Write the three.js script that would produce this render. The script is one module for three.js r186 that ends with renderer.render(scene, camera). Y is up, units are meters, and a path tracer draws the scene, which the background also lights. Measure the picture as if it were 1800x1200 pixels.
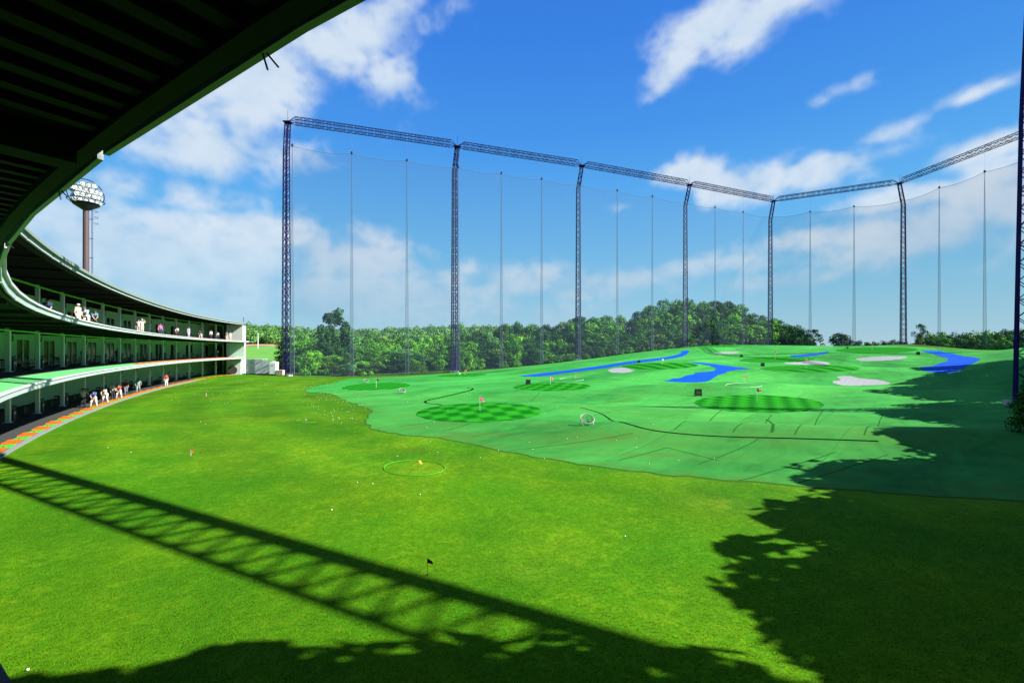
import * as THREE from 'three';
import { mergeGeometries } from 'three/addons/utils/BufferGeometryUtils.js';
import { MarchingCubes } from 'three/addons/objects/MarchingCubes.js';
import { RoundedBoxGeometry } from 'three/addons/geometries/RoundedBoxGeometry.js';
import { ImprovedNoise } from 'three/addons/math/ImprovedNoise.js';

// ------------------------------------------------------------------ camera, sky, sun, exposure
const EYE = 5.3, F = 801, HY = 614.4;              // eye height over the lawn, lens, horizon line
const scene = new THREE.Scene();
const camera = new THREE.PerspectiveCamera(2 * Math.atan(600 / F) * 180 / Math.PI, 1.5, 0.1, 4000);
camera.position.set(0, EYE, 0);
camera.setViewOffset(1800, 1200, 0, -14.4, 1800, 1200);
camera.updateProjectionMatrix();
const renderer = new THREE.WebGLRenderer({ antialias: true });
renderer.toneMapping = THREE.LinearToneMapping;
const EXPOSURE = 2.75;
renderer.toneMappingExposure = EXPOSURE;
renderer.shadowMap.enabled = true;
const SUN = new THREE.Vector3(0.996, 0, 0.09).normalize().multiplyScalar(Math.cos(0.645)).setY(Math.sin(0.645));
const sun = new THREE.DirectionalLight(new THREE.Color(1, 0.95, 0.84), 4.9);
sun.shadow.radius = 0.6; sun.position.copy(SUN).multiplyScalar(200); sun.castShadow = true;
Object.assign(sun.shadow.camera, { left: -160, right: 160, top: 160, bottom: -160, near: 1, far: 500 });
sun.shadow.mapSize.set(4096, 4096);
scene.add(sun); scene.add(sun.target);

// ------------------------------------------------------------------ small tools
let seed = 12345;
const rnd = () => { seed = (seed * 1664525 + 1013904223) >>> 0; return seed / 4294967296; };
const rr = (a, b) => a + (b - a) * rnd();
const clamp = (v, a = 0, b = 1) => Math.min(b, Math.max(a, v));
const sstep = (a, b, v) => { const t = clamp((v - a) / (b - a)); return t * t * (3 - 2 * t); };
const noise3 = new ImprovedNoise();
const nz = (x, y, z = 0.37) => noise3.noise(x, y, z);
const fbm = (x, y, o = 4, z = 0.37) => { let s = 0, a = 0.5; for (let i = 0; i < o; i++) { s += a * nz(x, y, z + i * 7.1); x *= 2.03; y *= 2.03; a *= 0.5; } return s; };
const lin = (c) => c <= 0.04045 ? c / 12.92 : ((c + 0.055) / 1.055) ** 2.4;
const C = (r, g, b) => new THREE.Color().setRGB(r, g, b);
const P = (x, y, z) => new THREE.Vector3(x, y + EYE, -z);   // metres right of, above, ahead of the eye
const used = new Map();
const numbered = (n) => { const k = used.get(n) || 0; used.set(n, k + 1); return k ? n + '_' + String(k).padStart(3, '0') : n; };
function tag(o, label, category, group) { o.userData.label = label; o.userData.category = category; if (group) o.userData.group = group; return o; }
function mesh(name, geo, mat, parent) {
  const m = new THREE.Mesh(geo, mat); m.castShadow = m.receiveShadow = true;
  if (parent) m.name = name; else m.name = numbered(name);
  (parent || scene).add(m); return m;
}
function thing(name, label, category, pos, turn = 0, group) {
  const o = new THREE.Group(); o.name = numbered(name); scene.add(o);
  if (pos) o.position.copy(pos); o.rotation.y = turn;
  return tag(o, label, category, group);
}
function dup(src, name, pos, turn, label, group) {
  const o = src.clone(); o.name = numbered(name); scene.add(o); o.userData = { ...src.userData };
  o.position.copy(pos); o.rotation.y = turn;
  if (label) o.userData.label = label; if (group) o.userData.group = group;
  return o;
}
const structure = (o) => { o.userData.kind = 'structure'; return o; };
const std = (color, roughness = 0.8, extra = {}) => new THREE.MeshStandardMaterial({ color, roughness, ...extra });
const matte = (color, spec = 0.06, extra = {}) => new THREE.MeshPhysicalMaterial({ color, roughness: 0.95, specularIntensity: spec, ...extra });
const UP = new THREE.Vector3(0, 1, 0);
function bar(a, b, r, sides = 5) {                 // a round bar from a to b
  const d = b.clone().sub(a), g = new THREE.CylinderGeometry(r, r, d.length(), sides, 1);
  g.applyQuaternion(new THREE.Quaternion().setFromUnitVectors(UP, d.normalize()));
  const m = a.clone().add(b).multiplyScalar(0.5); g.translate(m.x, m.y, m.z); return g;
}
const box = (w, h, d, x = 0, y = 0, z = 0) => new THREE.BoxGeometry(w, h, d).translate(x, y, z);
const rbox = (w, h, d, r, x = 0, y = 0, z = 0) => new RoundedBoxGeometry(w, h, d, 2, r).translate(x, y, z);
const merge = (list) => mergeGeometries(list.map((g) => { const q = g.index ? g.toNonIndexed() : g; for (const k of Object.keys(q.attributes)) if (!['position', 'normal', 'uv'].includes(k)) q.deleteAttribute(k); if (!q.attributes.uv) q.setAttribute('uv', new THREE.Float32BufferAttribute(new Float32Array(q.attributes.position.count * 2), 2)); return q; }));
function canvasTex(w, h, draw) {
  const c = document.createElement('canvas'); c.width = w; c.height = h; draw(c.getContext('2d'), w, h);
  const t = new THREE.CanvasTexture(c); t.colorSpace = THREE.SRGBColorSpace; return t;
}
function dataTex(w, h, fn, rep) {                  // fn(i, j) -> linear rgb, kept as 8-bit sRGB
  const d = new Uint8Array(w * h * 4);
  for (let j = 0; j < h; j++) for (let i = 0; i < w; i++) {
    const c = fn(i, j), k = (j * w + i) * 4;
    for (let n = 0; n < 3; n++) { const v = clamp(c[n]); d[k + n] = 255 * (v <= 0.0031308 ? v * 12.92 : 1.055 * v ** (1 / 2.4) - 0.055); }
    d[k + 3] = 255;
  }
  const t = new THREE.DataTexture(d, w, h); t.colorSpace = THREE.SRGBColorSpace; t.magFilter = THREE.LinearFilter; t.minFilter = THREE.LinearMipmapLinearFilter; t.generateMipmaps = true;
  if (rep) t.wrapS = t.wrapT = THREE.RepeatWrapping; t.needsUpdate = true; return t;
}

// ------------------------------------------------------------------ the sky: blue air and scattered cloud, a function of direction
{
  const W = 2048, H = 1024, data = new Float32Array(W * H * 4);
  const grad = [[-90, 120, 170, 190], [-3, 165, 205, 222], [0, 190, 222, 236], [3, 168, 215, 235], [7, 142, 205, 237], [12, 116, 190, 240], [18, 92, 172, 240], [25, 72, 150, 235], [34, 60, 132, 228], [50, 44, 112, 214], [90, 30, 88, 190]];
  // groups of cloud: azimuth (right +), elevation, half widths in degrees, strength, tilt
  const puffs = [[-30.5, 27, 7, 5, 0.86, 0.55], [-20, 32.5, 8, 3.5, 0.74, 0.75], [-15, 29, 3.6, 3.4, 0.75, 0.2], [-13, 35, 6, 2.5, 0.5, 0.4], [-33, 20.5, 8, 3.2, 0.9, 0.15], [-36, 15.6, 8, 1.8, 0.62, 0], [-25, 28, 4, 3, 0.6, 0.5],
    [-38, 9, 15, 4.5, 1.0, 0], [-29, 12.8, 6, 2.2, 0.95, 0], [-20, 11, 7, 3.0, 0.95, 0.1], [-27, 6.5, 17, 3.4, 0.9, 0], [-10, 7, 9, 2.6, 0.82, 0], [-5, 10, 3, 1.2, 0.6, 0.1], [2, 8.5, 8, 2.0, 0.8, 0.1], [13, 8, 9, 2.0, 0.8, 0.1], [22, 9.4, 9, 1.5, 0.66, 0.08],
    [24, 33.2, 5, 2.0, 0.84, 0.25], [28.5, 32.5, 5, 2.4, 0.86, 0.3], [20, 31, 3.2, 2.2, 0.7, 0.6], [18.6, 29, 2.4, 1.2, 0.55, 0.8], [35, 24.5, 4, 0.9, 0.5, 0.4], [21.6, 19.6, 3.4, 1.9, 1.0, 0.1], [26.5, 17.9, 5, 2.0, 1.0, 0.1], [34.5, 18.0, 5, 1.5, 0.98, 0.12], [39, 20, 3, 1.0, 0.6, 0.2],
    [45.6, 21.5, 2.2, 0.7, 0.66, 0.2], [46, 17, 3.4, 1.2, 0.75, 0.2], [41, 14.2, 5, 1.2, 0.8, 0.1], [42, 10.6, 8, 3.2, 0.85, 0.05], [33, 11.4, 7, 1.2, 0.7, 0.1], [48, 12.5, 7, 4, 0.95, 0], [31, 7.2, 8, 1.4, 0.62, 0], [14, 17, 3, 0.8, 0.55, 0], [-44, 3, 12, 3, 0.7, 0], [-5, 4.5, 28, 2.2, 0.62, 0]];
  for (let j = 0; j < H; j++) {
    const el = ((j + 0.5) / H - 0.5) * 180;
    let k = 0; while (k < grad.length - 2 && el > grad[k + 1][0]) k++;
    const t = clamp((el - grad[k][0]) / (grad[k + 1][0] - grad[k][0]));
    const air = [1, 2, 3].map((n) => lin((grad[k][n] + (grad[k + 1][n] - grad[k][n]) * t) / 255));
    for (let i = 0; i < W; i++) {
      const th = ((i + 0.5) / W - 0.5) * 2 * Math.PI, dx = Math.cos(th), dz = Math.sin(th);
      let az = Math.atan2(dx, -dz) * 180 / Math.PI;
      let cov = 0;
      if (el > -2) {
        for (const [a, e, wa, we, s, tilt] of puffs) {
          const da = (az - a) * Math.cos(el * 0.0174), de = el - e - tilt * da * 0.6;
          const q = (da / wa) ** 2 + (de / we) ** 2; if (q < 5) cov = Math.max(cov, s * Math.exp(-q * 0.8)) + 0.12 * s * Math.exp(-q * 0.8);
        }
        if (Math.abs(az) > 55) cov = Math.max(cov, sstep(55, 75, Math.abs(az)) * (0.55 + 0.9 * fbm(az * 0.05, el * 0.08, 3, 4.4)));
        cov = Math.min(cov, 1.1);
      }
      const ce = Math.cos(el * 0.01745);
      const nx = dx * ce * 9 + 3.3, ny = dz * ce * 9, nh = Math.sin(el * 0.01745) * 12;
      const wx = nx + 0.16 * noise3.noise(nx * 1.3, nh * 1.3, ny * 1.3), wz = nh + 0.16 * noise3.noise(nx * 1.3 + 9, nh * 1.3, ny * 1.3);
      let n = 0, amp = 0.5, f = 1;
      if (cov > 0.02) for (let o = 0; o < 6; o++) { const q = noise3.noise(wx * f, wz * f, ny * f + o * 3.3); n += amp * (0.55 * q + 0.45 * (0.55 - 1.1 * Math.abs(q)) + 0.06); f *= 2.05; amp *= 0.58; }
      const dens = cov > 0.02 ? sstep(0.30, 1.0, cov + (n - 0.16) * 1.25) : 0;
      const tex = clamp(0.25 + (n - 0.1) * 1.4);
      const lowsun = sstep(14, 2, el);
      const cl = [0.73 + 0.21 * tex - 0.14 * lowsun, 0.83 + 0.13 * tex - 0.06 * lowsun, 0.93 + 0.05 * tex - 0.03 * lowsun].map(lin);
      const a = dens * (0.93 - 0.18 * lowsun), q = (j * W + i) * 4;
      for (let c = 0; c < 3; c++) data[q + c] = (air[c] * (1 - a) + cl[c] * a) / EXPOSURE;
      data[q + 3] = 1;
    }
  }
  const sky = new THREE.DataTexture(data, W, H, THREE.RGBAFormat, THREE.FloatType);
  sky.mapping = THREE.EquirectangularReflectionMapping; sky.magFilter = sky.minFilter = THREE.LinearFilter; sky.wrapS = THREE.RepeatWrapping; sky.needsUpdate = true;
  scene.background = sky; scene.environment = sky;
}

// ------------------------------------------------------------------ the terrain: heights over (x, z), heights relative to the eye
const LAWN = -EYE;
const survey = [];                                  // x, z, height
const at = (px, py, z) => survey.push([(px - 900) / F * z, z, (HY - py) / F * z]);
for (const x of [-70, -45, -20, 0, 20, 45]) for (const z of [-30, 0, 10]) survey.push([x, z, LAWN]);
for (const [x, z] of [[-60, 40], [-35, 30], [-15, 22], [-3, 26], [12, 18], [25, 14], [-35, 55], [-20, 44], [-45, 75], [-62, 70], [-50, 95], [-38, 85], [-75, 100]]) survey.push([x, z, LAWN]);
for (const q of [[843, 726, 36], [760, 720, 38], [930, 735, 34.5], [660, 680, 63], [600, 680, 64], [720, 668, 78], [810, 660, 88], [650, 664.5, 97], [560, 666, 97], [790, 657, 103],
  [1030, 748, 31.5], [1150, 790, 24], [1400, 800, 22], [1140, 757, 28], [1300, 770, 26.5], [1500, 777, 25.5], [1100, 738, 34], [1335, 710, 44], [1440, 712, 43], [1228, 697, 47], [1310, 676, 56], [970, 681, 57], [1180, 672, 62], [1080, 690, 50], [1000, 703, 45], [950, 700, 44],
  [1240, 642, 82], [1160, 645, 80], [1040, 655, 80], [920, 662, 82], [860, 668, 76], [1410, 648, 77], [1360, 631, 93], [1512, 672, 59], [1550, 630, 90], [1670, 645, 78], [1560, 616, 110], [1690, 628, 92],
  [900, 647, 110], [1000, 635, 117], [1110, 620, 126], [1206, 609.5, 137], [1265, 608, 124], [1330, 611, 124], [1265, 622, 112], [1400, 606.5, 128], [1480, 608, 128], [1588, 603, 130], [1700, 612, 116], [1780, 617, 104], [1500, 622, 102],
  [1780, 640, 74], [1780, 690, 45], [1780, 760, 27.5], [1600, 690, 48], [1600, 740, 33]]) at(...q);
for (const q of [[80, 60, 1], [80, 30, 0.5], [60, 10, -2.5], [120, 95, 3], [115, 60, 4], [110, 140, 0], [90, 150, -1], [140, 125, 0], [60, 155, 3], [40, 150, -1], [15, 135, -4], [-20, 125, -5.6], [-60, 125, -5.6], [-90, 60, -5.5], [-95, 120, -5.5], [50, -20, -4], [140, 20, 0]]) survey.push(q);
const tps = (() => {
  const n = survey.length, m = n + 3, A = [], U = (r2) => r2 < 1e-9 ? 0 : 0.5 * r2 * Math.log(r2);
  for (let i = 0; i < n; i++) {
    const row = new Float64Array(m + 1);
    for (let j = 0; j < n; j++) row[j] = U((survey[i][0] - survey[j][0]) ** 2 + (survey[i][1] - survey[j][1]) ** 2);
    row[i] += 60; row[n] = 1; row[n + 1] = survey[i][0]; row[n + 2] = survey[i][1]; row[m] = survey[i][2]; A.push(row);
  }
  for (let k = 0; k < 3; k++) { const row = new Float64Array(m + 1); for (let j = 0; j < n; j++) row[j] = k ? survey[j][k - 1] : 1; A.push(row); }
  for (let i = 0; i < m; i++) {
    let p = i; for (let j = i + 1; j < m; j++) if (Math.abs(A[j][i]) > Math.abs(A[p][i])) p = j;
    [A[i], A[p]] = [A[p], A[i]];
    for (let j = i + 1; j < m; j++) { const f = A[j][i] / A[i][i]; if (f) for (let k = i; k <= m; k++) A[j][k] -= f * A[i][k]; }
  }
  const w = new Float64Array(m);
  for (let i = m - 1; i >= 0; i--) { let s = A[i][m]; for (let j = i + 1; j < m; j++) s -= A[i][j] * w[j]; w[i] = s / A[i][i]; }
  return (x, z) => { let s = w[n] + w[n + 1] * x + w[n + 2] * z; for (let i = 0; i < n; i++) s += w[i] * U((x - survey[i][0]) ** 2 + (z - survey[i][1]) ** 2); return s; };
})();
const bump = (x, z, cx, cz, rx, rz, h) => h * Math.exp(-(((x - cx) / rx) ** 2) - (((z - cz) / rz) ** 2));
function height(x, z) {
  // the range itself
  const inside = sstep(-95, -70, x) * sstep(140, 112, x) * sstep(-28, -10, z) * sstep(160, 132, z);
  // the country round it: hills on the left, a wooded hill behind the nets, a fall on the right
  let far = -5.6 + 9 * sstep(120, 330, z) * sstep(110, -40, x) + 12 * sstep(300, 460, z) * sstep(150, 20, x);
  far += 9 * sstep(270, 400, z) * fbm(x * 0.008, z * 0.008, 3);
  far += bump(x, z, 72, 192, 52, 34, 16) - 6 * sstep(90, 160, x) * sstep(100, 170, z);
  far += 3 * sstep(90, 130, x) * sstep(150, 90, z);
  let h = far;
  if (inside > 0) {
    let t = tps(clamp(x, -95, 140), clamp(z, -28, 160));
    const flat = sstep(16.5, 24, z + Math.max(0, x) * 0.12 - Math.max(0, -x - 2) * 1.1);   // the grass lawn stays level
    t = LAWN + (t - LAWN) * flat;
    // low waves of the artificial turf
    const w = sstep(18.5, 25, z) * sstep(-24, 0, x + (z - 30) * 0.1);
    t += w * (bump(x, z, 0, 36.5, 10, 5, 0.75) - bump(x, z, 5, 43.5, 11, 3, 0.45) + bump(x, z, 11, 29, 8, 3.2, 0.6) + bump(x, z, 21, 26, 9, 2.8, 0.55) + bump(x, z, 31, 25, 8, 3, 0.4) - bump(x, z, 17, 33, 12, 3, 0.55)
      + bump(x, z, -10, 52, 8, 4, 0.6) - bump(x, z, -3, 46, 8, 2.6, 0.3) + bump(x, z, 7, 58, 7, 4, 0.6) + bump(x, z, 26, 53, 10, 4, 0.8) - bump(x, z, 27, 64, 14, 4, 0.6) + bump(x, z, 34, 84, 10, 6, 0.8) + bump(x, z, 50, 70, 9, 5, 0.9) - bump(x, z, 46, 59, 10, 3.5, 0.5) + bump(x, z, 45, 119, 10, 5, 0.7) + bump(x, z, 74, 92, 10, 6, 0.8) - bump(x, z, 60, 82, 8, 4, 0.5));
    h = far + (t - far) * inside;
  }
  return h;
}
function ground(px, py, lift = 0) {                 // where the line of sight through a point of the view meets the terrain
  const a = (px - 900) / F, b = (HY - py) / F;
  let z = 4, dz = 0.5;
  for (; z < 400; z += dz) { if (b * z < height(a * z, z) + 1e-6) break; dz = 0.25 + z * 0.004; }
  let lo = z - dz, hi = z;
  for (let i = 0; i < 24; i++) { const m = (lo + hi) / 2; if (b * m < height(a * m, m)) hi = m; else lo = m; }
  return P(a * hi, height(a * hi, hi) + lift, hi);
}
const xzOf = (v) => [v.x, -v.z];
const onGround = (x, z, lift = 0) => P(x, height(x, z) + lift, z);

// a sheet laid over the terrain inside an outline in plan
const GRID = 1;
function drape(outline, lift, uvScale = 1) {
  const pos = [], uv = [];
  let x0 = Infinity, x1 = -Infinity, z0 = Infinity, z1 = -Infinity;
  for (const [x, z] of outline) { x0 = Math.min(x0, x); x1 = Math.max(x1, x); z0 = Math.min(z0, z); z1 = Math.max(z1, z); }
  const cut = (poly, axis, v, keepLess) => {
    const out = [];
    for (let i = 0; i < poly.length; i++) {
      const a = poly[i], b = poly[(i + 1) % poly.length], da = keepLess ? v - a[axis] : a[axis] - v, db = keepLess ? v - b[axis] : b[axis] - v;
      if (da >= 0) out.push(a);
      if ((da > 0 && db < 0) || (da < 0 && db > 0)) { const t = da / (da - db); out.push([a[0] + (b[0] - a[0]) * t, a[1] + (b[1] - a[1]) * t]); }
    }
    return out;
  };
  for (let i = Math.floor(x0 / GRID); i <= x1 / GRID; i++) {
    const col = cut(cut(outline, 0, i * GRID, false), 0, (i + 1) * GRID, true);
    if (col.length < 3) continue;
    for (let j = Math.floor(z0 / GRID); j <= z1 / GRID; j++) {
      const cell = cut(cut(col, 1, j * GRID, false), 1, (j + 1) * GRID, true);
      if (cell.length < 3) continue;
      const v2 = cell.map(([x, z]) => new THREE.Vector2(x, z));
      let tris; if (THREE.ShapeUtils.area(v2) < 0) { v2.reverse(); cell.reverse(); }
      // same diagonal as the ground's own triangles: split the cell along it first
      const parts = [true, false].map((less) => {
        const out = [];
        for (let k = 0; k < cell.length; k++) {
          const a = cell[k], b = cell[(k + 1) % cell.length], f = (p) => (p[0] / GRID - i) + (p[1] / GRID - j) - 1;
          const da = less ? -f(a) : f(a), db = less ? -f(b) : f(b);
          if (da >= 0) out.push(a);
          if ((da > 0 && db < 0) || (da < 0 && db > 0)) { const t = da / (da - db); out.push([a[0] + (b[0] - a[0]) * t, a[1] + (b[1] - a[1]) * t]); }
        }
        return out;
      });
      for (const pt of parts) {
        if (pt.length < 3) continue;
        const vv = pt.map(([x, z]) => new THREE.Vector2(x, z));
        if (Math.abs(THREE.ShapeUtils.area(vv)) < 1e-7) continue;
        tris = THREE.ShapeUtils.triangulateShape(vv, []);
        for (const t of tris) {
          const q = t.map((k) => pt[k]); const area = (q[1][0] - q[0][0]) * (q[2][1] - q[0][1]) - (q[2][0] - q[0][0]) * (q[1][1] - q[0][1]);
          for (const k of area > 0 ? [0, 1, 2] : [0, 2, 1]) { const [x, z] = q[k]; pos.push(x, gridHeight(x, z) + lift + EYE, -z); uv.push(x * uvScale, z * uvScale); }
        }
      }
    }
  }
  const g = new THREE.BufferGeometry();
  g.setAttribute('position', new THREE.Float32BufferAttribute(pos, 3)); g.setAttribute('uv', new THREE.Float32BufferAttribute(uv, 2));
  const nor = new Float32Array(pos.length);
  for (let k = 0; k < pos.length; k += 3) { const n = slopeNormal(pos[k], -pos[k + 2]); nor[k] = n[0]; nor[k + 1] = n[1]; nor[k + 2] = n[2]; }
  g.setAttribute('normal', new THREE.BufferAttribute(nor, 3));
  return g;
}
const hc = new Map();
const nodeH = (i, j) => { const k = i * 100003 + j; let v = hc.get(k); if (v === undefined) hc.set(k, v = height(i * GRID, j * GRID)); return v; };
function gridHeight(x, z) {
  const i = Math.floor(x / GRID + 1e-9), j = Math.floor(z / GRID + 1e-9), u = x / GRID - i, v = z / GRID - j;
  const a = nodeH(i, j), b = nodeH(i + 1, j), c = nodeH(i, j + 1), d = nodeH(i + 1, j + 1);
  return u + v <= 1 ? a + (b - a) * u + (c - a) * v : d + (c - d) * (1 - u) + (b - d) * (1 - v);
}
function slopeNormal(x, z) {
  const i = Math.round(x / GRID), j = Math.round(z / GRID);
  const sx = (nodeH(i + 1, j) - nodeH(i - 1, j)) / (2 * GRID), sz = (nodeH(i, j + 1) - nodeH(i, j - 1)) / (2 * GRID), l = Math.hypot(sx, 1, sz);
  return [-sx / l, 1 / l, sz / l];
}
function smooth(pts, n = 6, closed = true) {          // an outline rounded through its points
  const c = new THREE.CatmullRomCurve3(pts.map(([x, z]) => new THREE.Vector3(x, 0, z)), closed, 'centripetal');
  return c.getPoints(pts.length * n).slice(0, closed ? -1 : undefined).map((v) => [v.x, v.z]);
}
const seen = (list) => list.map(([px, py]) => xzOf(ground(px, py)));
const seenEllipse = (px, py, rx, ry, tilt = 0, n = 40) => Array.from({ length: n }, (_, k) => { const t = k / n * 2 * Math.PI; return xzOf(ground(px + rx * Math.cos(t), py + ry * Math.sin(t) + tilt * rx * Math.cos(t))); });
function ribbon(pts, w) {                             // an outline of width w round a line in plan
  const L = [], R = [];
  pts.forEach(([x, z], k) => {
    const a = pts[Math.max(0, k - 1)], b = pts[Math.min(pts.length - 1, k + 1)], l = Math.hypot(b[0] - a[0], b[1] - a[1]) || 1, nx = -(b[1] - a[1]) / l, nzz = (b[0] - a[0]) / l;
    const ww = w * (typeof w === 'number' ? 1 : 1) / 2; L.push([x + nx * ww, z + nzz * ww]); R.push([x - nx * ww, z - nzz * ww]);
  });
  return L.concat(R.reverse());
}

// ------------------------------------------------------------------ ground, lawn, turf
const lawnGrain = dataTex(2048, 2048, (() => {
  const N = 256, v = new Float32Array(N * N); for (let k = 0; k < N * N; k++) v[k] = rnd();
  const per = (x, y, n) => { const i = Math.floor(x), j = Math.floor(y), u = x - i, w = y - j, g = (a, b) => v[((((b % n) + n) % n) * 37 % N) * N + (((a % n) + n) % n) * 53 % N], su = u * u * (3 - 2 * u), sw = w * w * (3 - 2 * w); return (g(i, j) * (1 - su) + g(i + 1, j) * su) * (1 - sw) + (g(i, j + 1) * (1 - su) + g(i + 1, j + 1) * su) * sw; };
  return (i, j) => {
    const x = i / 2048, y = j / 2048;
    const f = per(x * 512, y * 512, 512) * 0.5 + per(x * 190, y * 190, 190) * 0.5, m = per(x * 60, y * 60, 60) * 0.6 + per(x * 22, y * 22, 22) * 0.4, b = per(x * 7, y * 7, 7);
    const k = 0.5 + 0.62 * f + 0.24 * m + 0.1 * (b - 0.5), dry = clamp((m - 0.52) * 2.2 + (f - 0.5) * 0.8);
    return [k * (0.62 + 0.34 * dry), k * (0.66 + 0.06 * dry), k * (0.55 + 0.3 * dry)];
  };
})(), true);
{
  const axis = (a, b, far0, far1) => { const o = []; for (let v = a; v <= b; v++) o.push(v); for (let d = 2, v = b; v < far1; d *= 1.12) { v += d; o.push(Math.round(v)); } for (let d = 2, v = a; v > far0; d *= 1.12) { v -= d; o.unshift(Math.round(v)); } return o; };
  const xs = axis(-80, 125, -1500, 1500), zs = axis(-25, 165, -600, 2200), pos = [], col = [], uv = [], idx = [], nor = [];
  for (const z of zs) for (const x of xs) {
    const h = (x >= -81 && x <= 126 && z >= -26 && z <= 166) ? nodeH(x, z) : height(x, z);
    pos.push(x, h + EYE, -z); uv.push(x / 14, z / 14);
    const e = 1.5, sx = (height(x + e, z) - height(x - e, z)) / (2 * e), sz = (height(x, z + e) - height(x, z - e)) / (2 * e), l = Math.hypot(sx, 1, sz); nor.push(-sx / l, 1 / l, sz / l);
    // mown lawn: yellower and greener patches, mowing arcs that follow the tees; rough ground beyond
    const m = fbm(x * 0.11, z * 0.11, 4), m2 = fbm(x * 0.45 + 40, z * 0.45, 3), d = Math.hypot(x - 50, z - 92), arc = clamp(2.2 * Math.sin(d * 1.05), -1, 1) * 0.085 * sstep(10, 26, z);
    const k = 1 + 0.34 * m + 0.26 * m2 + arc, y = clamp(0.5 + 1.1 * m2 + 0.9 * fbm(x * 0.2 + 9, z * 0.2, 3));
    const spot = sstep(0.30, 0.5, fbm(x * 0.33 + 70, z * 0.5, 3)) * 0.3, dry = sstep(0.25, 0.6, fbm(x * 0.16 + 20, z * 0.16 + 8, 4));
    let c = [(0.077 * k * (0.65 + 0.7 * y) + 0.045 * dry) * (1 - spot), (0.232 * k * (0.95 + 0.1 * y) + 0.02 * dry) * (1 - spot), 0.004 * k + 0.012 * dry];
    const wild = Math.max(sstep(100, 112, z - Math.max(0, x) * 0.1), sstep(130, 150, x), sstep(-78, -92, x));
    const r = [0.07, 0.16, 0.02].map((v) => v * (1 + 0.6 * m));
    c = c.map((v, i) => v + (r[i] - v) * wild); col.push(...c);
  }
  for (let j = 0; j + 1 < zs.length; j++) for (let i = 0; i + 1 < xs.length; i++) { const a = j * xs.length + i, b = a + 1, c = a + xs.length, d = c + 1; idx.push(a, b, c, b, d, c); }
  const g = new THREE.BufferGeometry(); g.setIndex(idx);
  g.setAttribute('position', new THREE.Float32BufferAttribute(pos, 3)); g.setAttribute('color', new THREE.Float32BufferAttribute(col, 3)); g.setAttribute('uv', new THREE.Float32BufferAttribute(uv, 2)); g.setAttribute('normal', new THREE.Float32BufferAttribute(nor, 3));
  structure(tag(mesh('lawn', g, new THREE.MeshPhysicalMaterial({ vertexColors: true, map: lawnGrain, roughness: 1, specularIntensity: 0.12, bumpMap: lawnGrain, bumpScale: 0.012 })), 'level mown lawn of the driving range in front of the tees', 'lawn'));
}
const turfEdge0 = smooth(seen([[606, 667.5], [585, 673], [560, 678], [538, 685.5], [545, 690], [575, 691], [606, 704], [640, 716], [655, 724], [643, 737], [655, 752], [700, 763], [770, 769], [830, 781], [900, 795], [1000, 812], [1100, 826], [1200, 837], [1320, 846], [1440, 856], [1560, 866], [1700, 874], [1790, 880]]), 8, false);
const turfEdge = turfEdge0.map(([x, z]) => [x + 0.35 * nz(x * 0.9, z * 0.9) + 0.12 * nz(x * 4, z * 4), z + 0.3 * nz(x * 0.9, z * 0.9 + 7) + 0.12 * nz(x * 4, z * 4 + 3)]);
const rearEdge = [[62, 18], [112, 30], [118, 92], [105, 124], [93, 130], [76, 133], [58, 132], [48, 133.5], [30, 124], [14, 117], [0, 112], [-12, 107], [-22, 101.5], [-30, 97], [-31.5, 90]];
const T0 = { x: -48, z: 12, w: 172, d: 128 };        // the plan area of the turf's own texture
const turfStainsAndShade = [[1050, 770, 5, 2.2, 0.6], [1180, 782, 4, 1.2, 0.35], [700, 735, 3, 2, 0.35], [740, 752, 4, 1.6, 0.45], [620, 690, 5, 3, 0.3], [1000, 790, 4, 1.4, 0.35], [1440, 742, 5, 2, 0.25], [1240, 805, 5, 1.5, 0.3], [1300, 750, 6, 1.4, 0.18], [960, 770, 6, 1, 0.25], [1540, 770, 9, 1.6, 0.4], [690, 705, 6, 1.2, 0.4], [620, 697, 6, 1.5, 0.45], [780, 716, 5, 0.8, 0.35], [900, 700, 7, 1.2, 0.25], [1100, 718, 8, 1.5, 0.3], [1200, 735, 7, 1.2, 0.3], [1400, 760, 8, 1.2, 0.4], [1150, 800, 3, 0.7, 0.5], [1080, 772, 6, 0.6, 0.5], [1130, 690, 8, 3, 0.15], [1250, 690, 7, 3, 0.12], [1450, 690, 9, 4, 0.14]].map(([px, py, rx, rz, s]) => [...xzOf(ground(px, py)), rx, rz, s]).concat(turfEdge0.filter((_, k) => k % 3 === 0 && k > 40).map(([x, z]) => [x, z, 1.6, 0.9, 0.42 + 0.4 * nz(x * 0.4, z)]));  // dirt stains, and the shade of the turf folds put into the colour
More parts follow.
